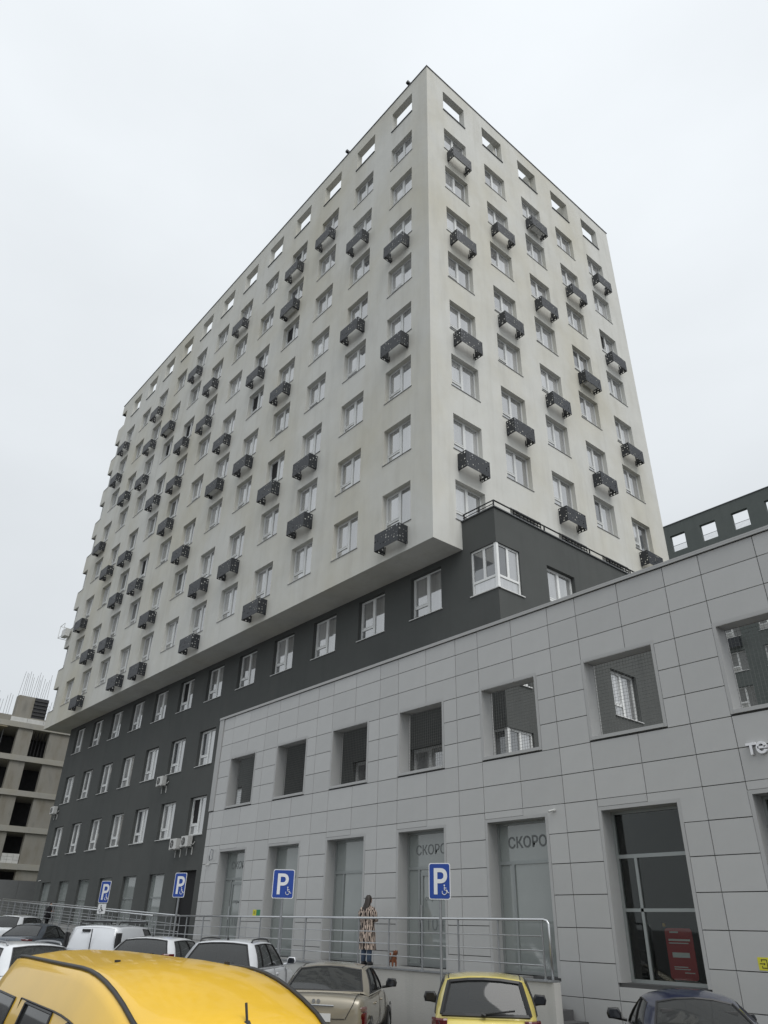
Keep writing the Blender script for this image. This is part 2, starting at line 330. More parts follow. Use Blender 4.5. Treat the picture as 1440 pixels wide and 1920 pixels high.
# roof-top steel props seen through the openings
for x in (-4.2, -10.2, -16.3, -22.4, -28.5):
    q = MB(); q.tube([(x, .34, 40.9), (x-.2, 1.6, RF)], .05, 6); place('parapet_prop', q.mesh('prop', 'stucco'), apt)
for y in (4.9, 8.0, 11.2):
    q = MB(); q.box(-1.6, -.34, y+.5, y+.75, RF, 40.7); place('parapet_buttress', q.mesh('prop', 'stucco'), apt)
rw = random.Random(3)
TILT = {(3, 3), (4, 4), (7, 3), (8, 3), (8, 6), (3, 6), (5, 9)}
DARKL = {(3, 1), (3, 2), (3, 3), (8, 4), (9, 5), (7, 5), (8, 7), (6, 7), (9, 6), (4, 3)}
for i, x in enumerate(colL):
    for r in range(1, 9):
        dk = (0,) if (i, r) in DARKL else ((0, 1) if rw.random() < .04 and i > 4 else ())
        put_window(K_T, apt, (x, .20, row_top(r)-WH), 0, dk, tilt=(i, r) in TILT)
for i, y in enumerate(colR):
    for r in range(1, 9):
        put_window(K_T, apt, (-.20, y, row_top(r)-WH), R(90), (1,) if (i, r) == (4, 7) else ((0,) if rw.random() < .06 and i > 2 else ()), tilt=(i, r) == (4, 3))
for r in range(1, 9):
    put_window(K_C, apt, (-LL+.20, .20, row_top(r)-WH), 0); put_window(K_C, apt, (-LL+.20, .20+.92, row_top(r)-WH), R(-90))
# dark lower block
BX, BT = 1.5, 14.43
colD = [-(1.07+i*3.022+WW) for i in range(12)]
mb = MB()
opsD = []
for i, x in enumerate(colD):
    opsD.append((x, x+WW, row_top(9)-WH+.03, row_top(9)))
    for r in (10, 11): opsD.append((x, x+WW, row_top(r)-WH-.05, row_top(r)-.05))
    if i >= 6: opsD.append((x-.06, x+WW-.06, .5, 4.0))
opsD.append((-17.74, -16.22, .5, 4.05))
CW = 1.16
cz = [(row_top(r)-WH, row_top(r)) for r in (9, 10, 11)]
opsDl = opsD+[(BX-CW, BX, a, b_) for a, b_ in cz]
wall_grid(mb, (0, DY, 0), (1,0,0), (0,-1,0), -37.1, BX, -.2, BT, [o for o in opsDl], .18)
opsB = [(DY, DY+CW, a, b_) for a, b_ in cz]+[(y, y+WW, a, b_) for y in (4.02, 7.1, 10.2) for a, b_ in cz]
wall_grid(mb, (BX, 0, 0), (0,1,0), (1,0,0), DY, DD, -.2, BT, opsB, .18)
mb.quad((-37.1, DY, BOT-.004), (-37.1, DD, BOT-.004), (-37.1, DD, -.2), (-37.1, DY, -.2))
mb.quad((-37.1, DD, -.2), (-37.1, DD, BOT-.004), (BX, DD, BOT-.004), (BX, DD, -.2))
place('lower_wall', mb.mesh('lower_wall', 'dark_render'), apt)
q = MB(); q.box(.003, BX-.02, DY+.02, DD-.05, BT-.3, BT-.06); place('terrace_deck', q.mesh('deck', 'paving'), apt)
q = MB(); q.box(.003, BX+.05, DY-.05, DY+.2, BT+.003, BT+.045); q.box(BX-.2, BX+.05, DY+.2, DD, BT+.003, BT+.045); place('terrace_coping', q.mesh('coping', 'parapet_cap'), apt)
q = MB(); zc = BT+.30; q.tube([(.05, DY+.03, zc), (BX-.03, DY+.03, zc), (BX-.03, DD-.2, zc)], .028, 6)
q.tube([(.05, DY+.03, BT+.17), (BX-.03, DY+.03, BT+.17)], .016, 6); place('terrace_rail', q.mesh('rail', 'bracket'), apt)
pm_ = MB(); pm_.box(-.02, .02, -.02, .02, .04, .30); pme = pm_.mesh('post', 'bracket')
for P_ in [(.1, DY+.03), (.8, DY+.03)]+[(BX-.03, DY+.03+1.35*k) for k in range(11)]: place('terrace_rail_post', pme, apt, (P_[0], P_[1], BT))
for k in range(5):
    y0 = DY+1.1+2.75*k; q = MB()
    for zz in (.10, .2, .3, .36): q.box(BX-.10, BX-.06, y0, y0+1.5, BT+zz, BT+zz+.03)
    for j in range(9): q.box(BX-.09, BX-.07, y0+j*.186, y0+j*.186+.03, BT+.06, BT+.36)
    place('terrace_grille', q.mesh('grille', 'bracket'), apt)
for i, x in enumerate(colD):
    tl = i in (5, 8); put_window(K_D, apt, (x, DY+.16, row_top(9)-WH+.03), 0, tilt=i == 6)
    for r in (10, 11): put_window(K_D, apt, (x, DY+.16, row_top(r)-WH-.05), 0, dark=(0,) if (i, r) in ((5, 10), (6, 10), (7, 11)) else (), tilt=(i, r) == (5, 11))
K_CW = window_kit(CW-.1, WH, 'pvc', 'sill_white', rec=.10, split=.54, tr=0)
for a, b_ in cz:
    # corner window: two lights meeting on a white corner post, with a lower fixed strip
    for side in (0, 1):
        fr = MB(); L_ = CW-.05; t_ = .065
        for q_ in ((0, t_, 0, WH), (L_-t_, L_, 0, WH), (t_, L_-t_, 0, t_), (t_, L_-t_, WH-t_, WH), (t_, L_-t_, .42, .50), (L_*.5-.05, L_*.5+.05, .50, WH-t_)): fr.box(q_[0], q_[1], 0, .06, q_[2], q_[3])
        if side == 0: o = place('window', fr.mesh('corner_frame', 'pvc'), apt, (BX-CW, DY+.06, a))
        else: o = place('window', fr.mesh('corner_frame', 'pvc'), apt, (BX-.06, DY+.05, a), R(90))
        for (x0, x1, z0, z1, mt) in ((.055, L_*.5-.045, .49, WH-.055, 'dark_pane'), (L_*.5+.045, L_-.055, .49, WH-.055, 'dark_pane' if side == 0 else 'film_pane'), (.055, L_-.055, .055, .43, 'film_pane')):
            pp = MB(); pp.box(x0, x1, .03, .045, z0, z1); place('pane', pp.mesh('pane', mt), o)
        sl_ = MB(); sl_.box(-.05, L_+.1, -.10, .01, -.035, -.003); place('sill', sl_.mesh('sill', 'sill_white'), o)
    cp = MB(); cp.box(BX-.125, BX-.02, DY+.02, DY+.125, a, b_); place('corner_post', cp.mesh('corner_post', 'pvc'), apt)
    for y in (4.02, 7.1, 10.2): put_window(K_D, apt, (BX-.16, y, a), R(90))
# ground floor glazing of the dark block
for i, x in enumerate(colD):
    if i < 6: continue
    z0 = .5; fr = MB(); h_ = 3.5; w_ = WW; t_ = .06
    for q_ in ((0, t_, 0, h_), (w_-t_, w_, 0, h_), (t_, w_-t_, h_-t_, h_), (t_, w_-t_, h_-1.0, h_-.93), (t_+.18, t_+.24, 0, h_-1.0)): fr.box(q_[0], q_[1], 0, .06, q_[2], q_[3])
    o = place('shop_window', fr.mesh('gframe', 'alu'), apt, (x-.06, DY+.14, z0))
    for (za, zb) in ((h_-.94, h_-.05), (0, h_-.99)):
        pp = MB(); pp.box(.05, w_-.05, .03, .045, za, zb); place('pane', pp.mesh('pane', 'frost'), o)
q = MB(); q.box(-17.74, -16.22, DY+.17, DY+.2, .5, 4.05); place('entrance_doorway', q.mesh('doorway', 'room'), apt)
for x, z in ((-1.41, 41.32), (-6.72, 41.32)):
    q = MB(); q.tube([(x, .1, z), (x, .1, z+.25)], .03, 6); q.box(x-.08, x+.08, -.12, .1, z+.2, z+.34); place('roof_camera', q.mesh('roof_camera', 'bracket'), apt)

# ------------------------------------------------------------------ perforated AC baskets
def sheet(mb, w_, h_, nx, nz, rng, prob, th=.012, big=None):
    cw, ch = w_/nx, h_/nz
    for i in range(nx):
        for j in range(nz):
            x0, z0 = i*cw, j*ch; r = rng.choice((.018, .024, .031, .038)) if rng.random() < prob else 0
            if big and (i, j) in big: r = .045
            C4 = [(x0, z0), (x0+cw, z0), (x0+cw, z0+ch), (x0, z0+ch)]
            if not r:
                mb.quad(*[(x, 0, z) for x, z in C4]); mb.quad(*[(x, th, z) for x, z in reversed(C4)]); continue
            cx = x0+cw/2+rng.uniform(-1, 1)*max(0, cw/2-r-.012); cz_ = z0+ch/2+rng.uniform(-1, 1)*max(0, ch/2-r-.012)
            oc = [(cx+r*math.cos(R(-112.5+45*k)), cz_+r*math.sin(R(-112.5+45*k))) for k in range(8)]
            for yy, fl in ((0, 0), (th, 1)):
                for k in range(4):
                    a, b_ = C4[k], C4[(k+1) % 4]; p, q_ = oc[2*k], oc[2*k+1]; n_ = oc[(2*k+2) % 8]
                    A = [(a[0], yy, a[1]), (b_[0], yy, b_[1]), (q_[0], yy, q_[1]), (p[0], yy, p[1])]; B = [(b_[0], yy, b_[1]), (n_[0], yy, n_[1]), (q_[0], yy, q_[1])]
                    mb.poly(A[::-1] if fl else A); mb.poly(B[::-1] if fl else B)
            for k in range(8):
                p, q_ = oc[k], oc[(k+1) % 8]; mb.quad((p[0], 0, p[1]), (q_[0], 0, q_[1]), (q_[0], th, q_[1]), (p[0], th, p[1]))
    for a, b_ in (((0, 0), (w_, 0)), ((w_, 0), (w_, h_)), ((w_, h_), (0, h_)), ((0, h_), (0, 0))):
        mb.quad((a[0], 0, a[1]), (a[0], th, a[1]), (b_[0], th, b_[1]), (b_[0], 0, b_[1]))
BW, BH, BD = 1.28, .70, .44
variants = []
for k in range(3):
    rng = random.Random(40+k); a = MB(); sheet(a, BW, BH-.03, 9, 5, rng, .55); b_ = MB(); sheet(b_, BD-.014, BH, 3, 5, rng, .62, big={(1, 0)}); c = MB(); sheet(c, BD-.014, BH, 3, 5, rng, .62, big={(1, 0)})
    variants.append((a.mesh('basket_front', 'basket'), b_.mesh('basket_side', 'basket'), c.mesh('basket_side', 'basket')))
brk = MB(); brk.box(-.02, .02, -BD+.03, -.001, .05, .08); brk.box(-.02, .02, -.02, -.001, .02, .3); BRK = brk.mesh('basket_bracket', 'bracket')
ORD = ['first', 'second', 'third', 'fourth', 'fifth', 'sixth', 'seventh', 'eighth', 'ninth', 'tenth', 'eleventh', 'twelfth']
def basket(face, i, r, k):
    u = (colL[i] if face == 'L' else colR[i])+WW/2; z = row_top(r)-2.55
    loc = (u, 0, z) if face == 'L' else (0, u, z)
    side = 'long left' if face == 'L' else 'narrow right'
    o = tag(empty('air_conditioner_basket', loc, 0 if face == 'L' else R(90)), f'black perforated basket on {side} tower face, {ORD[i]} column from corner, {ORD[r-1]} window row', 'AC basket', f'perforated baskets on the {side} face')
    va = variants[k % 3]
    place('front_panel', va[0], o, (-BW/2, -BD, .012)); place('side_panel', va[1], o, (-BW/2+.012, -.001, 0), R(-90)); place('side_panel', va[2], o, (BW/2, -.001, 0), R(-90))
    for sx in (-.55, .55): place('bracket', BRK, o, (sx, 0, 0))
    if k % 9 == 4:
        q = MB(); q.box(-.38, .38, -.36, -.1, .09, .55); place('outdoor_unit', q.mesh('unit', 'ac_white'), o)
    return o
BLs = [(0,3),(1,2),(2,1),(3,1),(3,2),(5,1),(1,4),(0,5),(4,3),(3,4),(7,1),(6,2),(9,1),(8,2),(6,3),(5,4),(7,3),(9,2),(11,1),(4,5),(2,6),(3,6),(5,5),(7,4),(9,3),(11,2),(10,3),(8,4),(7,5),(2,7),(0,8),(11,4),(9,5),(6,6),(4,7),(10,5),(8,6),(9,6),(5,7),(3,8),(11,6),(7,7),(5,8),(9,7),(10,7),(8,8),(7,8),(10,8)]
BRs = [(0,1),(0,3),(1,2),(2,1),(0,5),(1,4),(2,3),(3,2),(4,1),(0,7),(1,6),(2,5),(3,4),(4,3),(2,7),(3,6),(4,5),(4,7)]
for k, (i, r) in enumerate(BLs): basket('L', i, r, k)
for k, (i, r) in enumerate(BRs): basket('R', i, r, k+1)

# ------------------------------------------------------------------ grey panelled shop screen
GY, GT = -.70, 9.27
shop = tag(empty('shop_building', (0, 0, 0)), 'low light grey panelled shop facade with square upper openings and tall shopfronts', 'building')
bays = [-10.55+3.25*k for k in range(7)]; OW = 1.78; GX0, GX1 = -11.75, 12.1
U0, U1, D0_, D1_ = 5.84, 7.58, 1.24, 4.33
ops = [(o, o+OW, U0, U1) for o in bays]+[(o, o+OW, D0_, D1_) for o in bays]
mb = MB(); wall_grid(mb, (0, GY+.03, 0), (1,0,0), (0,-1,0), GX0, GX1, -.3, GT-.02, ops, .40, back=True)
mb.quad((GX0, GY+.03, -.3), (GX0, GY+.03, GT-.02), (GX0, GY+.43, GT-.02), (GX0, GY+.43, -.3))
place('screen_wall', mb.mesh('screen', 'backing'), shop)
q = MB(); q.box(GX0-.03, GX1, GY-.05, GY+.46, GT-.005, GT+.035); q.box(GX0-.03, GX1, GY-.05, GY-.012, GT-.05, GT-.008); place('coping', q.mesh('coping', 'portal'), shop)
q = MB(); q.box(GX0-.02, -11.44, GY-.03, GY+.45, 5.78, GT-.055); place('end_trim', q.mesh('end_trim', 'portal'), shop)
q = MB(); q.box(GX0+.02, GX1, GY+.44, DY-.01, 4.95, 5.15); place('upper_terrace_floor', q.mesh('tfloor', 'paving'), shop)
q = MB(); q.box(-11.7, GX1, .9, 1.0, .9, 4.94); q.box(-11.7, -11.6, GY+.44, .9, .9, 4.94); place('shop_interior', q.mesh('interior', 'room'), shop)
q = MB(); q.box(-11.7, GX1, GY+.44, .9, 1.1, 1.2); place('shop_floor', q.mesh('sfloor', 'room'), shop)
# panels
zj = [9.17]+[8.15+.6-.6*k+.0 for k in range(1, 14)]
zj = [9.215, 8.745, 8.145]+[8.145-.6*k for k in range(1, 14)]
xj = [-11.42]
for o in bays: xj += [o-.06, o+1.14, o+2.34]
xj = sorted(xj+[GX0]) + [GX1]
xj = [GX0, -11.42]+[x for x in xj if x > -11.3]
JT = .0045
pcache = {}
def panel(x0, x1, z0, z1):
    if x1-x0 < .06 or z1-z0 < .06: return
    key = (round(x1-x0, 2), round(z1-z0, 2))
    if key not in pcache:
        w_, h_ = key; p_ = MB(); e = .004
        p_.v = [(JT, 0, JT), (w_-JT, 0, JT), (w_-JT, 0, h_-JT), (JT, 0, h_-JT), (JT+e, -.03, JT+e), (w_-JT-e, -.03, JT+e), (w_-JT-e, -.03, h_-JT-e), (JT+e, -.03, h_-JT-e)]
        p_.f = [(4,5,6,7), (0,1,5,4), (1,2,6,5), (2,3,7,6), (3,0,4,7)]; p_.mi = [0]*5; pcache[key] = p_.mesh('panel', 'panel')
    o = place('panel', pcache[key], shop, (x0, GY+.029+random.uniform(-.0012, .0012), z0)); o.rotation_euler = (random.uniform(-.0012, .0012), 0, random.uniform(-.0012, .0012))
FRW = .06
def panel_l(x0, x1, z0, z1, xs, zs, top):
    """L-shaped panel fitted round the upper right (or lower right) corner of a portal"""
    j = JT
    pts = [(x0+j, zs), (xs, zs), (xs, z0+j), (x1-j, z0+j), (x1-j, z1-j), (x0+j, z1-j)] if top else [(x0+j, z0+j), (x1-j, z0+j), (x1-j, z1-j), (xs, z1-j), (xs, zs), (x0+j, zs)]
    p_ = MB(); p_.loft([[(x, 0, z) for x, z in pts], [(x, -.03, z) for x, z in pts]]); place('panel', p_.mesh('panel', 'panel'), shop, (0, GY+.029, 0))
for a, b_ in zip(xj, xj[1:]):
    for zt, zb in zip(zj, zj[1:]):
        if zb < -.4: continue
        zb = max(zb, -.2)
        if zt-zb < .1: continue
        if b_ <= -11.41 and zb > 5.7: continue
        cell = (a, b_, zb, zt); done = False
        for (oa, ob, oc, od) in ops:
            oa, ob, oc, od = oa-FRW, ob+FRW, oc-FRW, od+FRW
            if abs(od-7.545) < .15: od = 7.545
            if abs(oc-5.745) < .15: oc = 5.745
            if b_ <= oa+1e-3 or a >= ob-1e-3 or zt <= oc+1e-3 or zb >= od-1e-3: continue
            done = True; lo, hi = max(zb, oc), min(zt, od)
            full = b_ <= ob+1e-3
            if full:
                if zt > od+.02: panel(a, b_, od, zt)
                if zb < oc-.02: panel(a, b_, zb, oc)
            elif zt > od+.02 or zb < oc-.02:
                panel_l(a, b_, zb, zt, ob, od if zt > od+.02 else oc, zt > od+.02)
            else: panel(ob, b_, zb, zt)
        if not done: panel(*cell)
# portals
def portal(w_, h_, sill=True):
    p_ = MB(); y0, y1 = -.035, .39; f = FRW
    p_.box(-f, .012, y0, y1, 0 if not sill else -f, h_+f); p_.box(w_-.012, w_+f, y0, y1, 0 if not sill else -f, h_+f); p_.box(.012, w_-.012, y0, y1, h_-.012, h_+f)
    if sill: p_.box(.012, w_-.012, y0-.02, y1, -f, .012)
    return p_.mesh('portal', 'portal')
PU, PD = portal(OW, U1-U0), portal(OW, D1_-D0_, False)
net = MB(); n_ = 22
for k in range(n_+1):
    u = .02+(OW-.04)*k/n_; net.box(u-.002, u+.002, .0, .006, .02, U1-U0-.02)
    z = .02+(U1-U0-.04)*k/n_; net.box(.02, OW-.02, .007, .013, z-.002, z+.002)
NET = net.mesh('wire_net', 'mesh_net')
post = MB(); post.box(.08, .10, .1, .14, .02, U1-U0-.03); post.box(.08, OW-.02, .1, .14, .0+.9, .93)
glabels = ['СКОРО', None, None, 'СКОРО', 'СКОРО']
for k, o in enumerate(bays):
    place('portal_frame', PU, shop, (o, GY+.03, U0)); place('portal_frame', PD, shop, (o, GY+.03, D0_))
    tag(place('wire_net', NET, shop, (o, GY+.36, U0)), kind='stuff')
    x0, z0 = o+.012, D0_; w_, h_ = OW-.024, D1_-D0_-.012; t_ = .06
    fr = MB(); bars = [(0, t_, 0, h_), (w_-t_, w_, 0, h_), (t_, w_-t_, h_-t_, h_), (t_, w_-t_, 0, t_), (t_, w_-t_, 2.17, 2.24), (.42, .48, t_, 2.17)]
    if k >= 5: bars.append((t_, w_-t_, 1.20, 1.26))
    door = k in (0, 3)
    if door: bars += [(.52, .60, t_, 2.10), (w_-.14, w_-t_, t_, 2.10), (.60, w_-.14, 2.02, 2.10), (.60, w_-.14, t_, .2)]
    for q_ in bars: fr.box(q_[0], q_[1], 0, .07, q_[2], q_[3])
    so_ = place('shopfront', fr.mesh('shopfront', 'alu'), shop, (x0, GY+.34, z0))
    mt = 'frost' if k < 5 else 'clear_glass'
    for (xa, xb, za, zb) in ((.05, w_-.05, 2.23, h_-.05), (.05, .43, .05, 2.18), (.47, w_-.05, .05, 2.18)):
        pp = MB(); pp.box(xa, xb, .03, .042, za, zb); place('pane', pp.mesh('pane', mt), so_)
    if k < 5 and glabels[k]:
        tm = text_mesh(glabels[k], .33, .002, 'letter_grey', bold=.006 if k == 4 else .0); place('lettering', tm, so_, (.30, .027, 2.52), rot=(R(90), 0, 0))
    if k in (0, 3):
        for tx, sz, zz, bo in (('открытие', .15, 1.45, 0), ('1045', .46, .78, -.008)):
            place('lettering', text_mesh(tx, sz, .002, 'letter_grey', bold=bo), so_, (.66, .027, zz), rot=(R(90), 0, 0))
        hd = MB(); hd.tube([(.56, -.03, .95), (.56, -.03, 1.35)], .013, 6); place('door_handle', hd.mesh('handle', 'steel'), so_)
# poster behind the clear shop window
pst = tag(empty('window_poster', (6.52, GY+.44, 1.33)), 'tall red poster with rounded corners standing inside the clear shop window', 'poster')
def rrect(w_, h_, r, n=5):
    pts = []
    for cx, cy, a0 in ((w_-r, r, -90), (w_-r, h_-r, 0), (r, h_-r, 90), (r, r, 180)):
        for k in range(n+1): an = R(a0+90*k/n); pts.append((cx+r*math.cos(an), cy+r*math.sin(an)))
    return pts
def plate(w_, h_, r, th, mat, y=0):
    m_ = MB(); pr = rrect(w_, h_, r); m_.loft([[(x, y, z) for x, z in pr], [(x, y+th, z) for x, z in pr]]); return m_.mesh('plate', mat)
place('board', plate(.56, .84, .06, .012, 'poster_red'), pst)
for (x0, x1, z0, z1) in ((.1, .28, .76, .785), (.06, .5, .63, .66), (.06, .46, .585, .6), (.1, .45, .36, .44), (.1, .38, .2, .215), (.1, .42, .165, .18), (.3, .5, .11, .125)):
    q = MB(); q.box(x0, x1, -.004, -.001, z0, z1); place('print_line', q.mesh('print', 'letter_white'), pst)
lt = tag(place('indicator_lamp', MB().box(6.22, 6.26, .2, .24, 2.2, 2.26).mesh('lampb', 'lamp_amber')), 'tiny amber indicator lamp glowing inside the dark shop window', 'lamp')
# white letters on the panels at the right
tm = text_mesh('те', .36, .03, 'letter_white', bold=.008); o = tag(place('sign_letters', tm, None, (9.07, GY-.035, 4.99), rot=(R(90), 0, 0)), 'thick white raised letters те on grey panels at the photo edge', 'sign')
# stickers
def sticker(x, z, w_, h_, mat, label):
    o = empty('wall_sticker', (x, GY-.006, z)); place('backing_sheet', plate(w_, h_, .008, .003, mat), o); return tag(o, label, 'sign')
o = sticker(8.45, 1.57, .19, .19, 'sticker_yellow', 'square yellow exit sticker with black arrow low on grey panels')
q = MB()
for a in ((.03, .095, .088, .10), (.075, .085, .135, .145)): pass
q.box(.03, .10, -.003, -.001, .09, .102); q.poly([(.10, -.002, .075), (.125, -.002, .096), (.10, -.002, .117)])
for a in ((.06, .16, .03, .042), (.06, .16, .15, .162), (.148, .16, .042, .15), (.06, .072, .042, .065), (.06, .072, .125, .15)): q.box(a[0], a[1], -.003, -.001, a[2], a[3])
place('arrow_mark', q.mesh('arrow', 'black'), o)
o = sticker(-7.88, 2.31, .21, .17, 'sticker_yellow', 'small yellow sticker beside a green one, left of second shopfront')
q = MB(); q.box(.06, .15, -.003, -.001, .05, .06); q.box(.06, .15, -.003, -.001, .08, .09); q.box(.06, .15, -.003, -.001, .11, .12); place('print_line', q.mesh('pl', 'black'), o)
sticker(-7.66, 2.31, .22, .17, 'sticker_green', 'small green sticker right of a yellow one by second shopfront')
def security_camera(x, y, z, label):
    o = empty('security_camera', (x, y, z)); o.scale = (.6, .6, .6); q = MB(); q.tube([(0, -.001, .02), (0, -.10, 0)], .02, 8); q.tube([(0, -.001, .02), (0, -.015, .02)], .05, 10); place('mount', q.mesh('mount', 'ac_white'), o)
    q = MB(); q.tube([(.06, -.09, .01), (-.16, -.14, -.03)], .04, 10); b__ = place('housing', q.mesh('housing', 'ac_white'), o); q = MB(); q.tube([(-.155, -.139, -.029), (-.175, -.144, -.033)], .032, 10); place('lens', q.mesh('lens', 'black'), b__)
    return tag(o, label, 'camera')
security_camera(-11.25, GY, 3.92, 'small white security camera on left end of the grey panels')
security_camera(-36.3, DY, 4.12, 'tiny white security camera at far left end of dark wall')
security_camera(4.5, GY, 4.42, 'small white security camera above right corner of fifth shopfront')
q = MB(); q.tube([(-11.05, GY-.10, 4.42), (-11.0, GY-.16, 4.2), (-11.08, GY-.10, 4.05), (-11.05, GY-.001, 4.12), (-11.05, GY-.001, 4.4), (-11.05, GY-.1, 4.42)], .02, 6)
tag(place('cable_loop', q.mesh('cable', 'galv')), 'loop of grey cable hanging on panels above the left security camera', 'cable')

# ------------------------------------------------------------------ AC units on dark wall
def ac_unit(x, z, label):
    o = empty('air_conditioner', (x, DY, z)); o.scale = (.8, .8, .8); q = MB(); q.box(-.4, .4, -.42, -.12, 0, .54); bevel(place('casing', q.mesh('casing', 'ac_white'), o), .02)
    q = MB(); q.tube([(-.1, -.425, .27), (-.1, -.43, .27)], .21, 20); fg = place('fan_grille', q.mesh('fan', 'ac_dark'), o)
    q = MB()
    for k in range(5): an = 2*math.pi*k/5; q.tube([(-.1, -.436, .27), (-.1+.2*math.cos(an), -.436, .27+.2*math.sin(an))], .008, 4)
    place('grille_bar', q.mesh('bar', 'ac_white'), fg)
    q = MB(); q.box(-.401-.004, -.4-.001, -.36, -.18, .1, .44); place('side_vent', q.mesh('vent', 'ac_dark'), o)
    for sx in (-.3, .3): b__ = MB(); b__.box(sx-.02, sx+.02, -.45, -.001, -.04, -.003); b__.box(sx-.02, sx+.02, -.04, -.001, -.4, -.04); place('bracket', b__.mesh('acb', 'ac_white'), o)
    q = MB(); q.tube([(.4, -.2, .15), (.52, -.12, .1), (.5, -.02, .25)], .02, 6); place('pipe', q.mesh('pipe', 'ac_white'), o)
    return tag(o, label, 'air conditioner', 'outdoor air conditioners on the dark wall')
ac_unit(-20.75, 7.92, 'white air conditioner alone under middle-storey window of dark wall'); ac_unit(-18.2, 4.93, 'white air conditioner, left one of the pair beside grey panels')
ac_unit(-17.1, 4.98, 'white air conditioner, right one of the pair beside grey panels'); ac_unit(-36.2, 7.9, 'white air conditioner at far left edge of dark wall')
# one white unit in an open cage on the far left tower edge
o = empty('air_conditioner', (-LL+.55, 0, row_top(6)-2.3)); q = MB(); q.box(-.4, .4, -.45, -.12, 0, .54); place('casing', q.mesh('casing', 'ac_white'), o)
q = MB()
for a, b__ in (((-.5, -.6, -.05), (-.5, -.6, .85)), ((.45, -.6, -.05), (.45, -.6, .85)), ((-.5, -.6, .85), (.45, -.6, .85)), ((-.5, -.6, -.05), (.45, -.6, -.05)), ((-.5, -.6, .85), (-.5, -.001, .85)), ((-.5, -.6, -.05), (-.5, -.001, -.05))): q.tube([a, b__], .02, 5)
place('cage', q.mesh('cage', 'sill_white'), o); tag(o, 'white air conditioner in open wire cage on far left tower edge', 'air conditioner')

# ------------------------------------------------------------------ walkway, plinth wall, steps, railings
ZW = 1.24; WXE = 5.2; FX = -12.3
wz = lambda x: ZW if x > FX else ZW+.034*(FX-x)
q = MB(); q.loft([[(x, -1.97, wz(x)), (x, DY+.19, wz(x)), (x, DY+.19, SL(x)-.3), (x, -1.97, SL(x)-.3)] for x in (3.54, FX, -37)]); tag(place('walkway', q.mesh('walkway', 'paving')), kind='structure')
q = MB(); q.loft([[(x, -2.17, wz(x)-.0), (x, -1.973, wz(x)-.0), (x, -1.973, SL(x)-.3), (x, -2.17, SL(x)-.3)] for x in (WXE+.05, FX, -37)]); tag(place('plinth_wall', q.mesh('plinth', 'plinth')), 'long pale plastered plinth wall carrying the raised walkway', 'wall')
q = MB(); q.loft([[(x, -2.20, wz(x)+.004), (x, -1.95, wz(x)+.004), (x, -1.95, wz(x)+.03), (x, -2.20, wz(x)+.03)] for x in (WXE+.03, FX, -37)]); place('coping', q.mesh('pcop', 'galv'), bpy.data.objects['plinth_wall'])
st = tag(empty('entrance_steps', (3.55, -1.96, 0)), 'dark stone entrance steps at the right end of the walkway', 'steps')
for k in range(6):
    q = MB(); q.box(.34*k, .34*(k+1)-.004, 0, 1.2, -.1, ZW-.17*(k+1)); place('step', q.mesh('step', 'asphalt'), st)
def railing(xs, label, z_of, lower=(.26, .50, .74), double=False):
    o = empty('railing', (xs[0], -2.08, z_of(xs[0]))); ox, oz = xs[0], z_of(xs[0])
    P = lambda x, h: (x-ox, 0, z_of(x)+h-oz)
    q = MB(); pts = [P(x, 1.02) for x in xs]
    if not double: pts = [P(xs[0]+.02, .04), P(xs[0]+.02, .95), P(xs[0]-.02, 1.0), P(xs[0]-.09, 1.02)]+pts[1:]
    q.tube(pts, .026, 8); place('handrail', q.mesh('handrail', 'steel', smooth=True), o)
    for h in lower:
        q = MB(); q.tube([P(x, h) for x in ([xs[0]-.15]+xs[1:])], .011, 6); place('rail', q.mesh('rail', 'steel'), o)
    x = xs[0]-.15; k = 0; pm2 = MB(); pm2.tube([(0, 0, .03), (0, 0, 1.0)], .020, 8); pm2.tube([(0, 0, .03), (0, 0, .045)], .05, 8); pme2 = pm2.mesh('rpost', 'galv')
    while x > xs[-1]: place('post', pme2, o, P(x, 0)); x -= 1.13
    return tag(o, label, 'railing')
railing([WXE-.05, 0, -6, FX+.03], 'stainless steel railing along the level walkway before the shopfronts', wz)
railing([FX-.03, -20, -28, -36], 'stainless steel railing climbing the ramp along the dark wall', wz, double=True)
r_ = railing([-13, -20, -28, -36], 'second stainless railing on inner side of the ramp', lambda x: wz(x)+.0, double=True); r_.location.y = -.6
# grass bank and hoarding at far left
q = MB(); q.quad((-60, -12, 1.6), (-37.2, -3, 1.2), (-37.2, 6, 2.3), (-60, 12, 3.2)); tag(place('grass_bank', q.mesh('bank', 'grass')), kind='structure')
ho = tag(empty('hoarding', (-46, -9, 0)), 'plain grey site hoarding left of the dark wall', 'fence')
for k in range(12):
    q = MB(); q.box(-.03, .03, k*2, k*2+1.985, .8, 4.45); place('hoarding_panel', q.mesh('hpanel', 'hoarding'), ho)

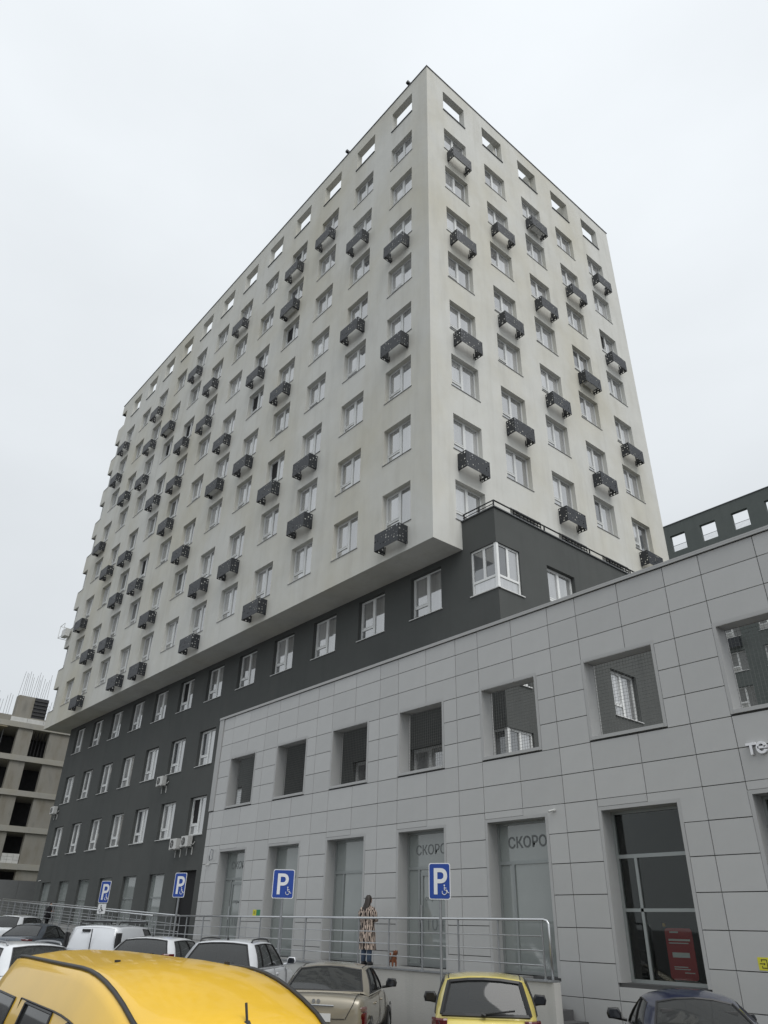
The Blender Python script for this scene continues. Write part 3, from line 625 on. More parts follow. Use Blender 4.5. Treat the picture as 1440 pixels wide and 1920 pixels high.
# ------------------------------------------------------------------ unfinished concrete building (far left)
XC = -60
con = tag(empty('unfinished_building', (XC, 0, 0)), 'unfinished raw concrete building frame with rebar sticking out of its top', 'building')
levels = [1.0, 9.05-2.0+.0, 9.30, 12.28, 15.27, 18.25]
slabs = [3.3, 6.3, 9.30, 12.28, 15.27]
ys = [-12.3, -8.6, -4.9, -1.3, 2.1, 3.75, 6.65, 8.75, 11.6, 13.7, 16.6, 18.6]
cols_ = [(-8.5, -6.6), (-3.4, -1.6), (3.70, 5.06), (6.65, 8.75), (11.6, 13.6), (16.5, 18.5)]
cols_ = [(-12.5, -10.4), (-7.4, -5.3), (-2.6, -.9), (3.72, 5.06), (6.65, 8.75), (11.6, 13.6), (16.5, 18.5)]
for zt in slabs+[18.2]:
    q = MB(); q.box(-12, .16, -13, 19, zt-.48, zt); place('floor_slab', q.mesh('slab', 'slab_concrete'), con)
prev = 0
for zt in slabs+[18.2]:
    for (a, b__) in cols_:
        q = MB(); q.box(-.5, .0, a, b__, prev, zt-.482); place('column', q.mesh('column', 'concrete'), con)
    prev = zt+.002
q = MB(); q.box(-11.9, -4.4, -12.5, 18.5, 0, 17.6); place('inner_core', q.mesh('core', 'formwork'), con)
q = MB(); q.box(-.25, -.05, -.5, 8.8, 18.21, 18.75); place('upstand', q.mesh('upstand', 'concrete'), con)
for (a, b__, z0) in ((5.1, 6.6, 6.31), (8.78, 10.4, 6.31)):
    for i in range(3):
        for j in range(3):
            q = MB(); q.box(-.32, -.06, a+i*(b__-a)/3+.008, a+(i+1)*(b__-a)/3-.008, z0+j*.26+.006, z0+(j+1)*.26-.006); place('block', q.mesh('block', 'blockwork'), con)
for i in range(4):
    q = MB(); q.box(-.2, .08, 2.8+i*1.5, 2.8+i*1.5+1.47, 18.22, 18.62); place('block', q.mesh('block', 'blockwork'), con)
for (a, b__, mt) in ((3.1, 4.6, 'concrete'), (4.62, 5.9, 'formwork'), (-1.2, .6, 'formwork'), (8.0, 9.4, 'formwork')):
    q = MB(); q.box(-1.2, -.3, a, b__, 18.21, 20.75); place('wall_pour', q.mesh('pour', mt), con)
    for k in range(7):
        if mt == 'formwork': q = MB(); q.box(-.30+.003, -.22, a, b__, 18.4+k*.34, 18.5+k*.34); place('formwork_rib', q.mesh('rib', 'ac_dark'), con)
rb = random.Random(5)
for (a, b__, n_, z0, z1) in ((3.1, 5.9, 14, 20.7, 23.0), (.6, 2.9, 9, 18.3, 20.6), (6.1, 8.0, 10, 18.3, 20.4), (-2, .6, 8, 20.7, 22.3)):
    for k in range(n_):
        y = a+(b__-a)*k/n_+rb.uniform(-.04, .04); q = MB(); q.tube([(-.5-rb.random()*.5, y, z0), (-.5+rb.uniform(-.1, .1), y+rb.uniform(-.06, .06), z1+rb.uniform(-.5, .3))], .016, 4); place('rebar', q.mesh('rebar', 'rebar'), con)
for k in range(9):
    y = -1+k*.45; q = MB(); q.tube([(-.7, y, 15.3), (-.7, y, 17.7)], .035, 5); place('prop', q.mesh('prop', 'galv'), con)
for k in range(5):
    q = MB(); q.tube([(-.8, 5.2+k*.32, 15.3), (-.8, 5.2+k*.32, 17.7)], .035, 5); place('prop', q.mesh('prop', 'formwork'), con)
q = MB(); q.box(-1.5, .5, -4, 2.6, 17.5, 17.6); place('formwork_beam', q.mesh('fbeam', 'yellow_beam'), con)

# ------------------------------------------------------------------ dark block behind the right side
FY = 46; fx0 = -14.41
far = tag(empty('dark_apartment_block', (0, FY, 0)), 'dark grey apartment block with square roof openings behind the shop facade', 'building')
fcols = [fx0+3.04*k for k in range(-2, 12)]
mb = MB(); fo = [(x, x+1.5, 33.85, 35.58) for x in fcols]; fr_rows = [32.06-3*r for r in range(9)]
wall_grid(mb, (0,0,0), (1,0,0), (0,-1,0), -26, 22, 33.2, 36.75, fo, .4, back=True)
wall_grid(mb, (0,0,0), (1,0,0), (0,-1,0), -26, 22, -1, 33.2, [(x, x+1.5, z-1.7, z) for x in fcols for z in fr_rows], .2)
mb.quad((22, 0, -1), (22, 16, -1), (22, 16, 33.2), (22, 0, 33.2)); mb.quad((-26, 0, 33.2), (22, 0, 33.2), (22, 16, 33.2), (-26, 16, 33.2))
place('wall', mb.mesh('fwall', 'far_render'), far)
q = MB(); q.box(-26.1, 22.1, -.06, .46, 36.75, 36.82); place('parapet_cap', q.mesh('fcap', 'parapet_cap'), far)
FK = window_kit(1.5, 1.7, 'pvc', 'sill_white', rec=.18)
for x in fcols:
    if -16 < x < 14:
        q = MB(); q.box(0, 1.5, .1, .13, .62, .66); 
        for j in range(15): q.box(.05+j*.1, .065+j*.1, .1, .12, .0, .62)
        place('roof_railing', q.mesh('frail', 'galv'), far, (x, 0, 33.85))
    for z in fr_rows:
        if z < 9 or x < -12 or x > 8: 
            pp = MB(); pp.box(0, 1.5, .2, .22, 0, 1.7); place('window', pp.mesh('fw', 'film_pane'), far, (x, 0, z-1.7)); continue
        put_window(FK, far, (x, .18, z-1.7), 0, dark=(0, 1))
for x, z in ((-11.2, 23.35), (-5.0, 26.4)):
    o = empty('air_conditioner_basket', (x+.6, FY, z)); q = MB(); sheet(q, 1.2, .8, 7, 5, random.Random(9), .7); place('front_panel', q.mesh('fb', 'basket'), o, (-.6, -.4, 0))
    for sx in (-.6, .588): q = MB(); q.box(sx, sx+.012, -.385, 0, 0, .8); place('side_panel', q.mesh('fs', 'basket'), o)
    tag(o, 'small perforated basket on far dark block seen through the rightmost square opening' if x < -8 else 'perforated basket higher on the far dark block behind the facade', 'AC basket')

# ------------------------------------------------------------------ parking signs
def wheelchair(mat, s=1.0):
    q = MB(); ring = [(.0+.052*math.cos(R(a)), -.002, .06+.052*math.sin(R(a))) for a in range(-210, 41, 25)]; q.tube([(x*s, y, z*s) for x, y, z in ring], .008*s, 5)
    q.tube([(0, -.002, .17*s), (0, -.002, .10*s), (.055*s, -.002, .10*s), (.085*s, -.002, .045*s), (.11*s, -.002, .05*s)], .009*s, 5); q.tube([(0, -.002, .14*s), (.05*s, -.002, .14*s)], .007*s, 5)
    q.tube([(0, -.004, .195*s), (0, .004, .195*s)], .017*s, 8); return q.mesh('wheelchair', mat)
def psign(x, z, w_, h_, az, label, extra=False, lean=0):
    o = empty('parking_sign', (x, -2.7, SL(x)), az); zz = z-SL(x)
    q = MB(); q.tube([(lean*1.2, .03, -.1), (0, .03, zz+h_-.1)], .03, 8); place('pole', q.mesh('pole', 'galv'), o)
    pl = place('plate', plate(w_, h_, .05, .012, 'sign_white'), o, (-w_/2, -.012, zz)); place('blue_field', plate(w_-.036, h_-.036, .04, .003, 'sign_blue'), pl, (.018, -.0035, .018))
    tmp = text_mesh('P', h_*1.02, .0015, 'sign_white', bold=.008); lp = place('letter_p', tmp, pl, (w_*.16, -.007, h_*.15), rot=(R(90), 0, 0)); lp.scale = (.92, 1, 1)
    place('wheelchair_symbol', wheelchair('sign_white', .95*h_/.7), pl, (w_*.72, -.007, h_*.12))
    if extra:
        e = place('lower_plate', plate(w_*.8, .33, .03, .01, 'sign_white'), o, (-w_*.4, -.012, zz-.36)); place('wheelchair_symbol', wheelchair('black', 1.2), e, (w_*.3, -.006, .05))
    return tag(o, label, 'sign', 'blue disabled parking signs')
psign(2.83, 2.60, .48, .70, R(30), 'blue parking sign on pole behind the pale lemon hatchback')
psign(-3.2, 2.68, .58, .70, R(50), 'wider blue parking sign before the second shopfront, left of woman')
psign(-9.29, 2.77, .46, .72, R(26), 'blue parking sign in front of the black doorway')
psign(-15.47, 2.65, .47, .75, R(26), 'leftmost blue parking sign with a white wheelchair plate below it', extra=True)

# ------------------------------------------------------------------ cars
def wheel_meshes(r, wd):
    ring = lambda rr, y: [(rr*math.cos(2*math.pi*k/24), y, rr*math.sin(2*math.pi*k/24)) for k in range(24)]
    a = MB(); a.loft([ring(r*.64, -wd/2), ring(r*.9, -wd/2-.005), ring(r, -wd/2+.03), ring(r, wd/2-.03), ring(r*.9, wd/2), ring(r*.64, wd/2)], caps=False)
    b_ = MB(); b_.loft([ring(r*.66, -wd/2+.02), ring(r*.62, -wd/2+.03), ring(r*.2, -wd/2+.0), ring(.02, -wd/2-.005)], caps=True)
    c = MB()
    for k in range(5): an = 2*math.pi*k/5; c.box(-.02, .02, -wd/2-.012, -wd/2+.03, .05, r*.62); 
    return a.mesh('tyre', 'rubber', smooth=True), b_.mesh('rim', 'rim')
def car(name, label, cat, loc, rz, L=4.2, W=1.68, H=1.45, paintm='paint_white', belt=.95, sill=.28, rb=.55, rt_=.9, ft=2.2, fb=3.05, hood=.86, deck=.95, wr=None, nose=.12,
        roofcurve=None, crown=.05, pillars=(.34, .67), tails=None, glass='car_glass', shell=None, wheels_r=.30, round_rear=.05, quarter=False, roofz_r=None, roofz_f=None, edge=.10, rails=None, antenna=None, mirrors=True, wiper=False, solid_sides=(), rear_frac=.82, mir='trim_black', rear_solid=False, roofprof=None, wt=.93, gap=0, bulge_s=.03, seal=.013, strips=False):
    o = tag(empty(name, loc, rz), label, cat, 'vehicles parked before the building'); hw = W/2; wr = wr or hw*.76; wb = hw*.93
    zr = H-crown-.0; roofz_r = roofz_r if roofz_r is not None else zr-.04; roofz_f = roofz_f if roofz_f is not None else zr-.05
    # ---- lower body: cross-sections along the length
    stn = [(0.0, .80, .46, .50, deck-.18), (.03, .90, .34, .55, deck-.05), (.14, .965, sill, .6, deck-.005), (rb*.6+.08, .985, sill, .62, deck), (rb+.05, 1, sill, .62, (deck+belt)/2), (rb+.45, 1, sill, .62, belt), ((rb+fb)/2, 1, sill, .6, belt), (fb-.4, 1, sill, .6, belt-.01), (fb, .99, sill, .6, belt-.03), (fb+.25*(L-fb), .98, sill, .58, hood+.0), (L-.45, .95, sill, .55, hood-.04), (L-.14, .88, .30, .5, hood-.14), (L-.03, .80, .34, .48, hood-.24), (L, .70, .42, .48, hood-.32)]
    rings = []
    for x, k, z0, zm, zd in stn:
        w_ = hw*k; zs = zd-.10
        half = [(w_*.80, z0-.02), (w_*.955, z0+.06), (w_*.992, zm-.1), (w_, zm+.06), (w_*.985, zs), (w_*.955, zd-.035), (w_*.90, zd-.004), (w_*.5, zd+.018), (0, zd+.024)]
        rings.append([(x, y, z) for y, z in half]+[(x, -y, z) for y, z in reversed(half[:-1])])
    b_ = MB(); b_.loft(rings); bo = place('body', b_.mesh('body', paintm, smooth=True), o)
    sm_ = bo.modifiers.new('sub', 'SUBSURF'); sm_.levels = 1; sm_.render_levels = 2
    u_ = MB(); u_.box(.25, L-.3, -hw*.8, hw*.8, .18, sill+.05); place('underbody', u_.mesh('under', 'trim_black'), o)
    # ---- greenhouse ring
    fr_ = [0, .4, rear_frac, 1.0]; nS = 18
    BL_, RL_ = [], []
    for f in fr_:
        bow = round_rear*(1-f*f); BL_.append((rb-bow+(.10 if f == 1 else 0), wb*(.90 if f == rear_frac else f*1.0 if f < .5 else 1)*(1 if f != rear_frac else 1)*(1 if f != 1 else 1), deck+.0 if f < 1 else belt-.005)); RL_.append((rt_-bow*.6+(.06 if f == 1 else 0), wr*f, roofz_r+crown*(1-f*f)))
    BL_[2] = (BL_[2][0], wb*.88, deck); 
    side0b, side0r = BL_[-1], RL_[-1]; side1b, side1r = (fb-.12, wb*.97, belt-.03), (ft-.03, wr*.97, roofz_f)
    for k in range(1, nS+1):
        t_ = k/nS; x = side0b[0]+(side1b[0]-side0b[0])*t_; xr = side0r[0]+(side1r[0]-side0r[0])*t_
        zz = roofz_r+(roofz_f-roofz_r)*t_+(zr-max(roofz_r, roofz_f))*4*t_*(1-t_)*.9+ .0
        if roofprof: zz = roofprof(xr)
        yb = wb*(1-.03*t_*t_); yr = wr*(1+.03*math.sin(math.pi*t_)) if k < nS else wr*.97
        BL_.append((x, yb, belt-.03*t_)); RL_.append((xr, yr, zz))
    for f in (.84, .4, 0):
        bow = .10*(1-f*f); BL_.append((fb+bow-.0, wb*.95*f, belt-.04)); RL_.append((ft+bow*.7, wr*.97*f, roofz_f+crown*(1-f*f)))
    nP = len(BL_); iS0, iS1 = 3, 3+nS
    p1, p2 = iS0+max(1, round(nS*pillars[0])), iS0+max(2, round(nS*pillars[1]))
    def strip(i0, i1, rows, sgn, mat, bulge=.03, inset=(0, 1), off=0):
        m_ = MB(); G = []; bs_ = bulge_s
        for i in range(i0, i1+1):
            colm = []
            for t_ in rows:
                B, Rr = Vector(BL_[i]), Vector(RL_[i]); p_ = B.lerp(Rr, t_); k = (bs_ if iS0 <= i <= iS1 else bulge)*4*t_*(1-t_)
                n2 = Vector((p_.x-(rb+fb)/2, p_.y*3, 0)).normalized(); 
                if iS0 <= i <= iS1: n2 = Vector((0, 1, 0))
                else: n2 = Vector((-1 if i < iS0 else 1, 0, .35))
                p_ = p_+n2*(k+off); colm.append((p_.x, p_.y*sgn, p_.z))
            G.append(colm)
        for i in range(len(G)-1):
            for j in range(len(rows)-1):
                q_ = (G[i][j], G[i+1][j], G[i+1][j+1], G[i][j+1]); m_.quad(*(q_ if sgn > 0 else q_[::-1]))
        return m_
    rows_full = [0, .08, .3, .55, .8, .93, 1]; gr = [.08, .3, .55, .8, .93]; gs = gr if wt > .9 else [.08, wt*.35, wt*.7, wt]; gp = [.93, 1] if wt > .9 else [wt, .8, .93, 1]
    cab = MB()
    def add(m_): 
        n = len(cab.v); cab.v += m_.v; cab.f += [tuple(n+i for i in f_) for f_ in m_.f]; cab.mi += m_.mi
    win_spans = [(iS0+1, p1), (p1, p2), (p2, iS1-1)] if quarter else [(iS0+1, p2), (p2, iS1-1)]
    blanks = []
    if gap:
        blanks = [(p1-gap, p1+gap), (p2-gap, p2+gap)]; win_spans = [(iS0+1, p1-gap), (p1+gap, p2-gap), (p2+gap, iS1-1)]
    for sgn in (1, -1):
        # pillars and frames in body colour
        for (a, b__) in ((2, 3), (3, 4), (iS1-1, iS1), (iS1, iS1+1)): add(strip(a, b__, rows_full, sgn, paintm))
        for (a, b__) in ((0, 1), (1, 2), (iS1+1, iS1+2), (iS1+2, iS1+3)): add(strip(a, b__, [0, .08], sgn, paintm)); add(strip(a, b__, [.93, 1], sgn, paintm))
        add(strip(iS0+1, iS1-1, [0, .08], sgn, paintm)); add(strip(iS0+1, iS1-1, gp, sgn, paintm))
        for (a, b__) in blanks: add(strip(a, b__, gs, sgn, paintm))
        for (a, b__) in win_spans:
            if (a, b__) in solid_sides or ('all' in solid_sides and b__ <= p2): add(strip(a, b__, gs, sgn, paintm)); continue
            so_ = place('side_window', strip(a, b__, gs, sgn, glass, off=-.006).mesh('side_window', glass, smooth=True), o)
            ed = MB()
            for ii in (a, b__):
                pts = []
                for t_ in gs:
                    p_ = Vector(BL_[ii]).lerp(Vector(RL_[ii]), t_); pts.append((p_.x, (p_.y+bulge_s*4*t_*(1-t_)+.002)*sgn, p_.z))
                ed.tube(pts, seal, 5)
            for t_ in (.08, gs[-1]):
                pts = []
                for ii in range(a, b__+1):
                    p_ = Vector(BL_[ii]).lerp(Vector(RL_[ii]), t_); pts.append((p_.x, (p_.y+bulge_s*4*t_*(1-t_)+.002)*sgn, p_.z))
                ed.tube(pts, seal*.8, 5)
            place('window_seal', ed.mesh('seal', 'trim_black'), so_)
    for nm, i0, i1 in (('rear_window', 0, 2), ('windscreen', iS1+1, iS1+3)):
        m_ = MB()
        for sgn in (1, -1):
            s2 = strip(i0, i1, gr, sgn, glass, off=-.006); n = len(m_.v); m_.v += s2.v; m_.f += [tuple(n+i for i in f_) for f_ in s2.f]; m_.mi += s2.mi
        if nm == 'rear_window' and rear_solid:
            wo = place('rear_doors', m_.mesh('rear_doors', paintm, smooth=True), o)
            sm2 = MB(); x_, z0_, z1_ = rb-round_rear-.02, belt, H-.12; sm2.box(x_-.012, x_+.03, -.006, .006, z0_+.02, z1_); place('door_seam', sm2.mesh('seam', 'trim_black'), wo)
            h__ = MB(); h__.box(rt_-.13, rt_-.05, .12, .36, roofz_r-.10, roofz_r-.04); place('high_brake_lamp', h__.mesh('hbl', 'trim_black'), wo)
        else:
            wo = place(nm, m_.mesh(nm, glass, smooth=True), o)
            ed = MB(); rng_ = list(range(i0, i1+1)) if i0 == 0 else list(range(i1, i0-1, -1))
            for t_ in (.08, .93):
                pl_ = [Vector(BL_[i]).lerp(Vector(RL_[i]), t_) for i in rng_]; dx = -.006 if i0 == 0 else .006
                ed.tube([(p_.x+dx, -p_.y, p_.z+.002) for p_ in pl_[::-1]]+[(p_.x+dx, p_.y, p_.z+.002) for p_ in pl_[1:]], seal*1.2, 5)
            ie = rng_[-1]
            for sgn in (1, -1): ed.tube([(lambda p_: (p_.x+(-.03 if i0 == 0 else .03)*4*t_*(1-t_), sgn*p_.y, p_.z+.01*4*t_*(1-t_)))(Vector(BL_[ie]).lerp(Vector(RL_[ie]), t_)) for t_ in gr], seal*1.4, 5)
            place('window_seal', ed.mesh('seal', 'trim_black'), wo)
            if nm == 'rear_window' and wiper:
                h__ = MB(); p_ = Vector(BL_[0]).lerp(Vector(RL_[0]), .12); h__.tube([(p_.x-.05, .02, p_.z), (p_.x-.045, -.40, p_.z+.05)], .012, 5); h__.tube([(p_.x-.06, 0, p_.z-.02), (p_.x-.04, .05, p_.z+.0)], .025, 6); place('wiper', h__.mesh('wiper', 'trim_black'), wo)
    # ---- roof across
    fs = [-1, -rear_frac, -.4, 0, .4, rear_frac, 1]; rows_ = []
    rr_ = []
    for f in fs: i = {0: 0, .4: 1, rear_frac: 2, 1: 3}[abs(f)]; p_ = RL_[i]; rr_.append((p_[0], p_[1]*(1 if f >= 0 else -1), p_[2]))
    rows_.append(rr_)
    for i in range(iS0+1, iS1+1):
        x, y, z = RL_[i]; t_ = (i-iS0)/nS; rows_.append([(x-round_rear*.6*(1-abs(f)**2)*(1-t_)+.07*(1-f*f)*t_**3, y*f, z+crown*(1-abs(f)**2.6)) for f in fs])
    fs2 = []
    for f in fs: i = {0: nP-1, .4: nP-2, rear_frac: nP-3, 1: iS1}[abs(f)]; p_ = RL_[i]; fs2.append((p_[0], p_[1]*(1 if f >= 0 else -1), p_[2]))
    rows_[-1] = fs2
    cab.loft(rows_, closed=False)
    co = place('cabin_shell', cab.mesh('cabin', paintm, smooth=True), o)
    if shell: MAT
    # dark interior and seats
    it = MB(); it.box(rb+.25, fb-.1, -wb*.86, wb*.86, .45, belt-.12); place('interior_trim', it.mesh('inter', 'trim_black'), o)
    for sx in ((rb+fb)/2-.75, (rb+fb)/2+.25):
        for sy in (-.36, .36):
            s_ = MB(); s_.loft([[(sx+a*.5-.08, sy+b__*.23, z) for a, b__ in ((0, -1), (.12, -1), (.12, 1), (0, 1))] for z in (.5, belt, belt+.12)]); s_.loft([[(sx-.03+a*.1, sy+b__*.12, z) for a, b__ in ((0, -1), (1, -1), (1, 1), (0, 1))] for z in (belt+.13, belt+.30)]); place('seat', s_.mesh('seat', 'ac_dark'), o)
    # wheels
    ty, ri = wheel_meshes(wheels_r, .19)
    for x in (.72, L-.78):
        for sgn in (1, -1):
            wo = empty('wheel', (x, sgn*(hw-.085), wheels_r), 0 if sgn < 0 else R(180)); wo.parent = o; place('tyre', ty, wo); place('rim', ri, wo)
            ar = MB(); ar.loft([[(rr*math.cos(R(a)), yy, rr*math.sin(R(a))) for a in range(-10, 191, 20)] for rr, yy in ((wheels_r+.015, -.098), (wheels_r+.07, -.098))], closed=False); place('wheel_arch', ar.mesh('arch', 'trim_black'), wo)
    # doors: shut lines + handles
    xd = [side0b[0]+(side1b[0]-side0b[0])*((p-iS0)/nS) for p in ((p1 if quarter else iS0+1), p2, iS1)]
    for sgn in (1, -1):
        for x in (xd[1], xd[2]-.1):
            sh = MB(); sh.tube([(x, sgn*hw*1.0, sill+.1), (x, sgn*(hw+.002), .65), (x, sgn*hw*.985, belt-.12), (x, sgn*hw*.95, belt-.03)], .006, 4); place('door_gap', sh.mesh('gap', 'black'), o)
        for x in (xd[1]+.14, xd[0]+.12):
            hd = MB(); hd.box(x, x+.17, sgn*hw*.99-.03, sgn*hw*.99+.03, belt-.15, belt-.115); bevel(place('door_handle', hd.mesh('dh', paintm), o), .01)
        if mirrors:
            xm = fb-.42; ml = MB(); cx_, cy_, cz__ = xm+.02, sgn*(hw+.13), belt+.10
            ml.loft([[(cx_+dx, cy_+.5*a*s_, cz__+.5*b__*s_) for a, b__ in ((-.2*sgn, -.13), (.16*sgn, -.12), (.2*sgn, 0), (.15*sgn, .13), (-.13*sgn, .14), (-.2*sgn, .02))] for dx, s_ in ((-.02, .95), (.02, 1.1), (.10, .95), (.14, .45))]); mm_ = place('mirror', ml.mesh('mirror', mir, smooth=True), o)
            ms = MB(); ms.loft([[(cx_-.023, cy_+.5*a*.85, cz__+.5*b__*.85) for a, b__ in ((-.2*sgn, -.13), (.16*sgn, -.12), (.2*sgn, 0), (.15*sgn, .13), (-.13*sgn, .14), (-.2*sgn, .02))], [(cx_-.028, cy_+.5*a*.8, cz__+.5*b__*.8) for a, b__ in ((-.2*sgn, -.13), (.16*sgn, -.12), (.2*sgn, 0), (.15*sgn, .13), (-.13*sgn, .14), (-.2*sgn, .02))]]); place('mirror_glass', ms.mesh('mglass', 'dark_glass'), mm_)
            ar = MB(); ar.tube([(cx_+.06, sgn*(hw*.93), belt+.02), (cx_+.06, cy_, cz__-.05)], .025, 6); place('mirror_arm', ar.mesh('marm', mir), mm_)
    # lamps, bumpers, plate
    for sgn in (1, -1):
        for (y0, y1, z0, z1, x0, x1, mt) in (tails or [(.52, .97, .62, .82, -.005, .22, 'tail_red')]):
            tl = MB(); pa = [(.034, y0*hw), (.012, (y0+.84)/2*hw), (.026, .82*hw), (.066, .91*hw), (.15, .968*hw), (x1, .996*hw)]; pb = [(x1, .9*hw), (.12, .8*hw), (.10, y0*hw)]
            if y0 > .8: pa = [(.035, y0*hw), (.05, .92*hw), (.14, .975*hw), (x1, .998*hw)]
            tl.loft([[(px_+ (.012 if e_ else 0), sgn*(py_+(.09*hw*(zz_-z0)/max(.01, z1-z0) if (py_ < .6*hw and y0 < .65) else 0))*(.995 if e_ else 1), zz_) for px_, py_ in (pa+pb)[::sgn]] for zz_, e_ in ((z0, 1), (z0+.02, 0), (z1-.02, 0), (z1, 1))]); tlo = place('tail_light', tl.mesh('tail', mt), o)
        hl = MB(); y0_, y1_ = sorted((sgn*hw*.52, sgn*hw*.86)); hl.box(L-.42, L-.06, y0_, y1_, hood-.32, hood-.18); bevel(place('headlight', hl.mesh('hl', 'ac_white'), o), .03)
    for x0, x1, nm in ((-.05, .2, 'rear_bumper'), (L-.16, L+.04, 'front_bumper')):
        bm_ = MB(); bm_.box(x0, x1, -hw*.9, hw*.9, .32, .54); bevel(place(nm, bm_.mesh('bumper', paintm), o), .06, 3)
    pl_ = MB(); pl_.box(-.03, -.003, -.26, .26, .62, .73); place('number_plate', pl_.mesh('plate', 'plate_white'), o)
    bl = MB()
    if deck-.0 and rb > .5:
        for sgn in (1, -1): bl.tube([(rb-.12, sgn*hw*.80, deck+.012), (.14, sgn*hw*.80, deck+.008), (.055, sgn*hw*.78, deck-.03), (.012, sgn*hw*.745, deck-.11), (-.002, sgn*hw*.60, .66)], .006, 4)
        bl.tube([(.0, -hw*.58, .66), (-.004, 0, .655), (.0, hw*.58, .66)], .006, 4)
        cr_ = MB(); cr_.tube([(.004, -.30, deck-.135), (-.012, 0, deck-.13), (.004, .30, deck-.135)], .012, 6); place('boot_trim', cr_.mesh('boot_trim', 'rim'), o)
        bd_ = MB(); bd_.tube([(.012, -.04, deck-.075), (.004, -.04, deck-.075)], .03, 10); bd_.tube([(.012, .04, deck-.075), (.004, .04, deck-.075)], .03, 10); place('badge', bd_.mesh('badge', 'rim'), o)
    else:
        for sgn in (1, -1): bl.tube([(.045, sgn*hw*.86, deck-.03), (.012, sgn*hw*.80, deck-.11), (.0, sgn*hw*.74, .60)], .006, 4)
        bl.tube([(.0, -hw*.74, .60), (-.004, 0, .595), (.0, hw*.74, .60)], .006, 4)
    place('boot_gap', bl.mesh('boot_gap', 'black'), o)
    if strips:
        for sgn in (1, -1):
            q = MB(); q.tube([(x, sgn*(y-.05), z+crown*.22) for x, y, z in RL_[iS0:iS1+1]], .009, 5); place('roof_strip', q.mesh('strip', 'trim_black', smooth=True), o)
    if rails:
        for sgn in (1, -1):
            pts = []; 
            for i in range(iS0+1, iS1): x, y, z = RL_[i]; e = min(i-iS0-1, iS1-1-i); pts.append((x, sgn*(y-.06), z+crown*.3+(.045 if e > 0 else .0)))
            rl = MB(); rl.tube(pts, .018, 6); place('roof_rail', rl.mesh('rrail', rails, smooth=True), o)
    if antenna:
        ax, az_, al = antenna; an_ = MB(); an_.tube([(ax, 0, az_), (ax-.02, 0, az_+.03)], [.03, .02], 6); an_.tube([(ax-.01, 0, az_+.02), (ax-.05, 0, az_+al)], .008, 5); place('antenna', an_.mesh('ant', 'trim_black'), o)
    return o, BL_, RL_, (iS0, iS1)
HD = R(133)
def at(x, y, dz=0): return (x, y, SL(x)+dz)
car('parked_car', 'dusty champagne saloon parked left of the lemon hatchback', 'car', at(3.63, -6.38), HD, L=4.48, W=1.66, H=1.40, paintm='paint_champagne', belt=.93, rb=.72, rt_=1.38, ft=2.45, fb=3.2, hood=.82, deck=.97, wr=.60, quarter=True, pillars=(.16, .58), crown=.06, tails=[(.40, .97, .52, .745, -.02, .22, 'tail_red'), (.49, .97, .745, .825, -.01, .22, 'tail_clear')], rear_frac=.90, strips=True)
o, BLm, RLm, _ = car('parked_car', 'small pale lemon yellow hatchback with dark rear window', 'car', at(7.14, -6.08), HD, L=3.5, W=1.50, H=1.50, paintm='paint_lemon', belt=.98, rb=.16, rt_=.42, ft=1.75, fb=2.6, hood=.95, deck=.98, wr=.56, crown=.05, quarter=True, pillars=(.22, .6), wiper=True, round_rear=.07, rear_frac=.88, seal=.024, strips=True, tails=[(.70, .99, .66, .98, -.03, .2, 'tail_red')])
car('parked_car', 'dark navy rounded car with black mirror at right edge of row', 'car', at(9.75, -4.85), HD-R(4), L=3.9, W=1.68, H=1.44, paintm='paint_navy', belt=.93, rb=.3, rt_=1.25, ft=2.15, fb=2.95, hood=.85, deck=.95, wr=.58, crown=.10, quarter=False, pillars=(.3, .5), roofz_r=1.28, roofz_f=1.27, round_rear=.12)
car('parked_car', 'white crossover with black roof rails beside the champagne saloon', 'car', at(-.66, -5.96), HD, L=4.4, W=1.83, H=1.60, paintm='paint_white_b', belt=1.05, rb=.18, rt_=.55, ft=2.3, fb=3.15, hood=.98, deck=1.06, wr=.64, crown=.05, quarter=True, pillars=(.2, .58), rails='trim_black', antenna=(.85, 1.58, .08), mir='paint_white_b', wiper=True)
car('parked_car', 'white hatchback with thin roof antenna between van and crossover', 'car', at(-3.85, -6.3, .05), HD, L=4.3, W=1.80, H=1.48, paintm='paint_white', belt=.98, rb=.2, rt_=.62, ft=2.2, fb=3.1, hood=.9, deck=1.02, wr=.62, crown=.06, quarter=True, pillars=(.2, .58), antenna=(.95, 1.46, .22), wiper=True, tails=[(.72, .99, .8, 1.12, -.02, .2, 'tail_red')])
o, B_, Rl_, _ = car('parked_van', 'white panel van with roof bars and two rear doors', 'van', at(-8.6, -5.6, -.02), HD, L=4.47, W=1.75, H=1.66, paintm='paint_white_b', belt=1.02, rb=.10, rt_=.28, ft=2.5, fb=3.3, hood=.98, deck=1.0, wr=.70, crown=.05, quarter=False, pillars=(.3, .72), rear_solid=True, solid_sides=('all',), tails=[(.87, .99, .80, 1.45, -.02, .16, 'trim_black'), (.84, 1.0, .62, .95, -.03, .2, 'tail_red')], wiper=False)
for sgn in (1, -1):
    rl = MB(); rl.tube([(.45, sgn*.6, 1.66), (.5, sgn*.6, 1.72), (2.5, sgn*.6, 1.72), (2.55, sgn*.6, 1.66)], .025, 6); place('roof_rail', rl.mesh('rrail', 'trim_black'), o)
for x in (.9, 2.1):
    rl = MB(); rl.box(x-.03, x+.03, -.72, .72, 1.745, 1.775); place('roof_bar', rl.mesh('rbar', 'galv'), o)
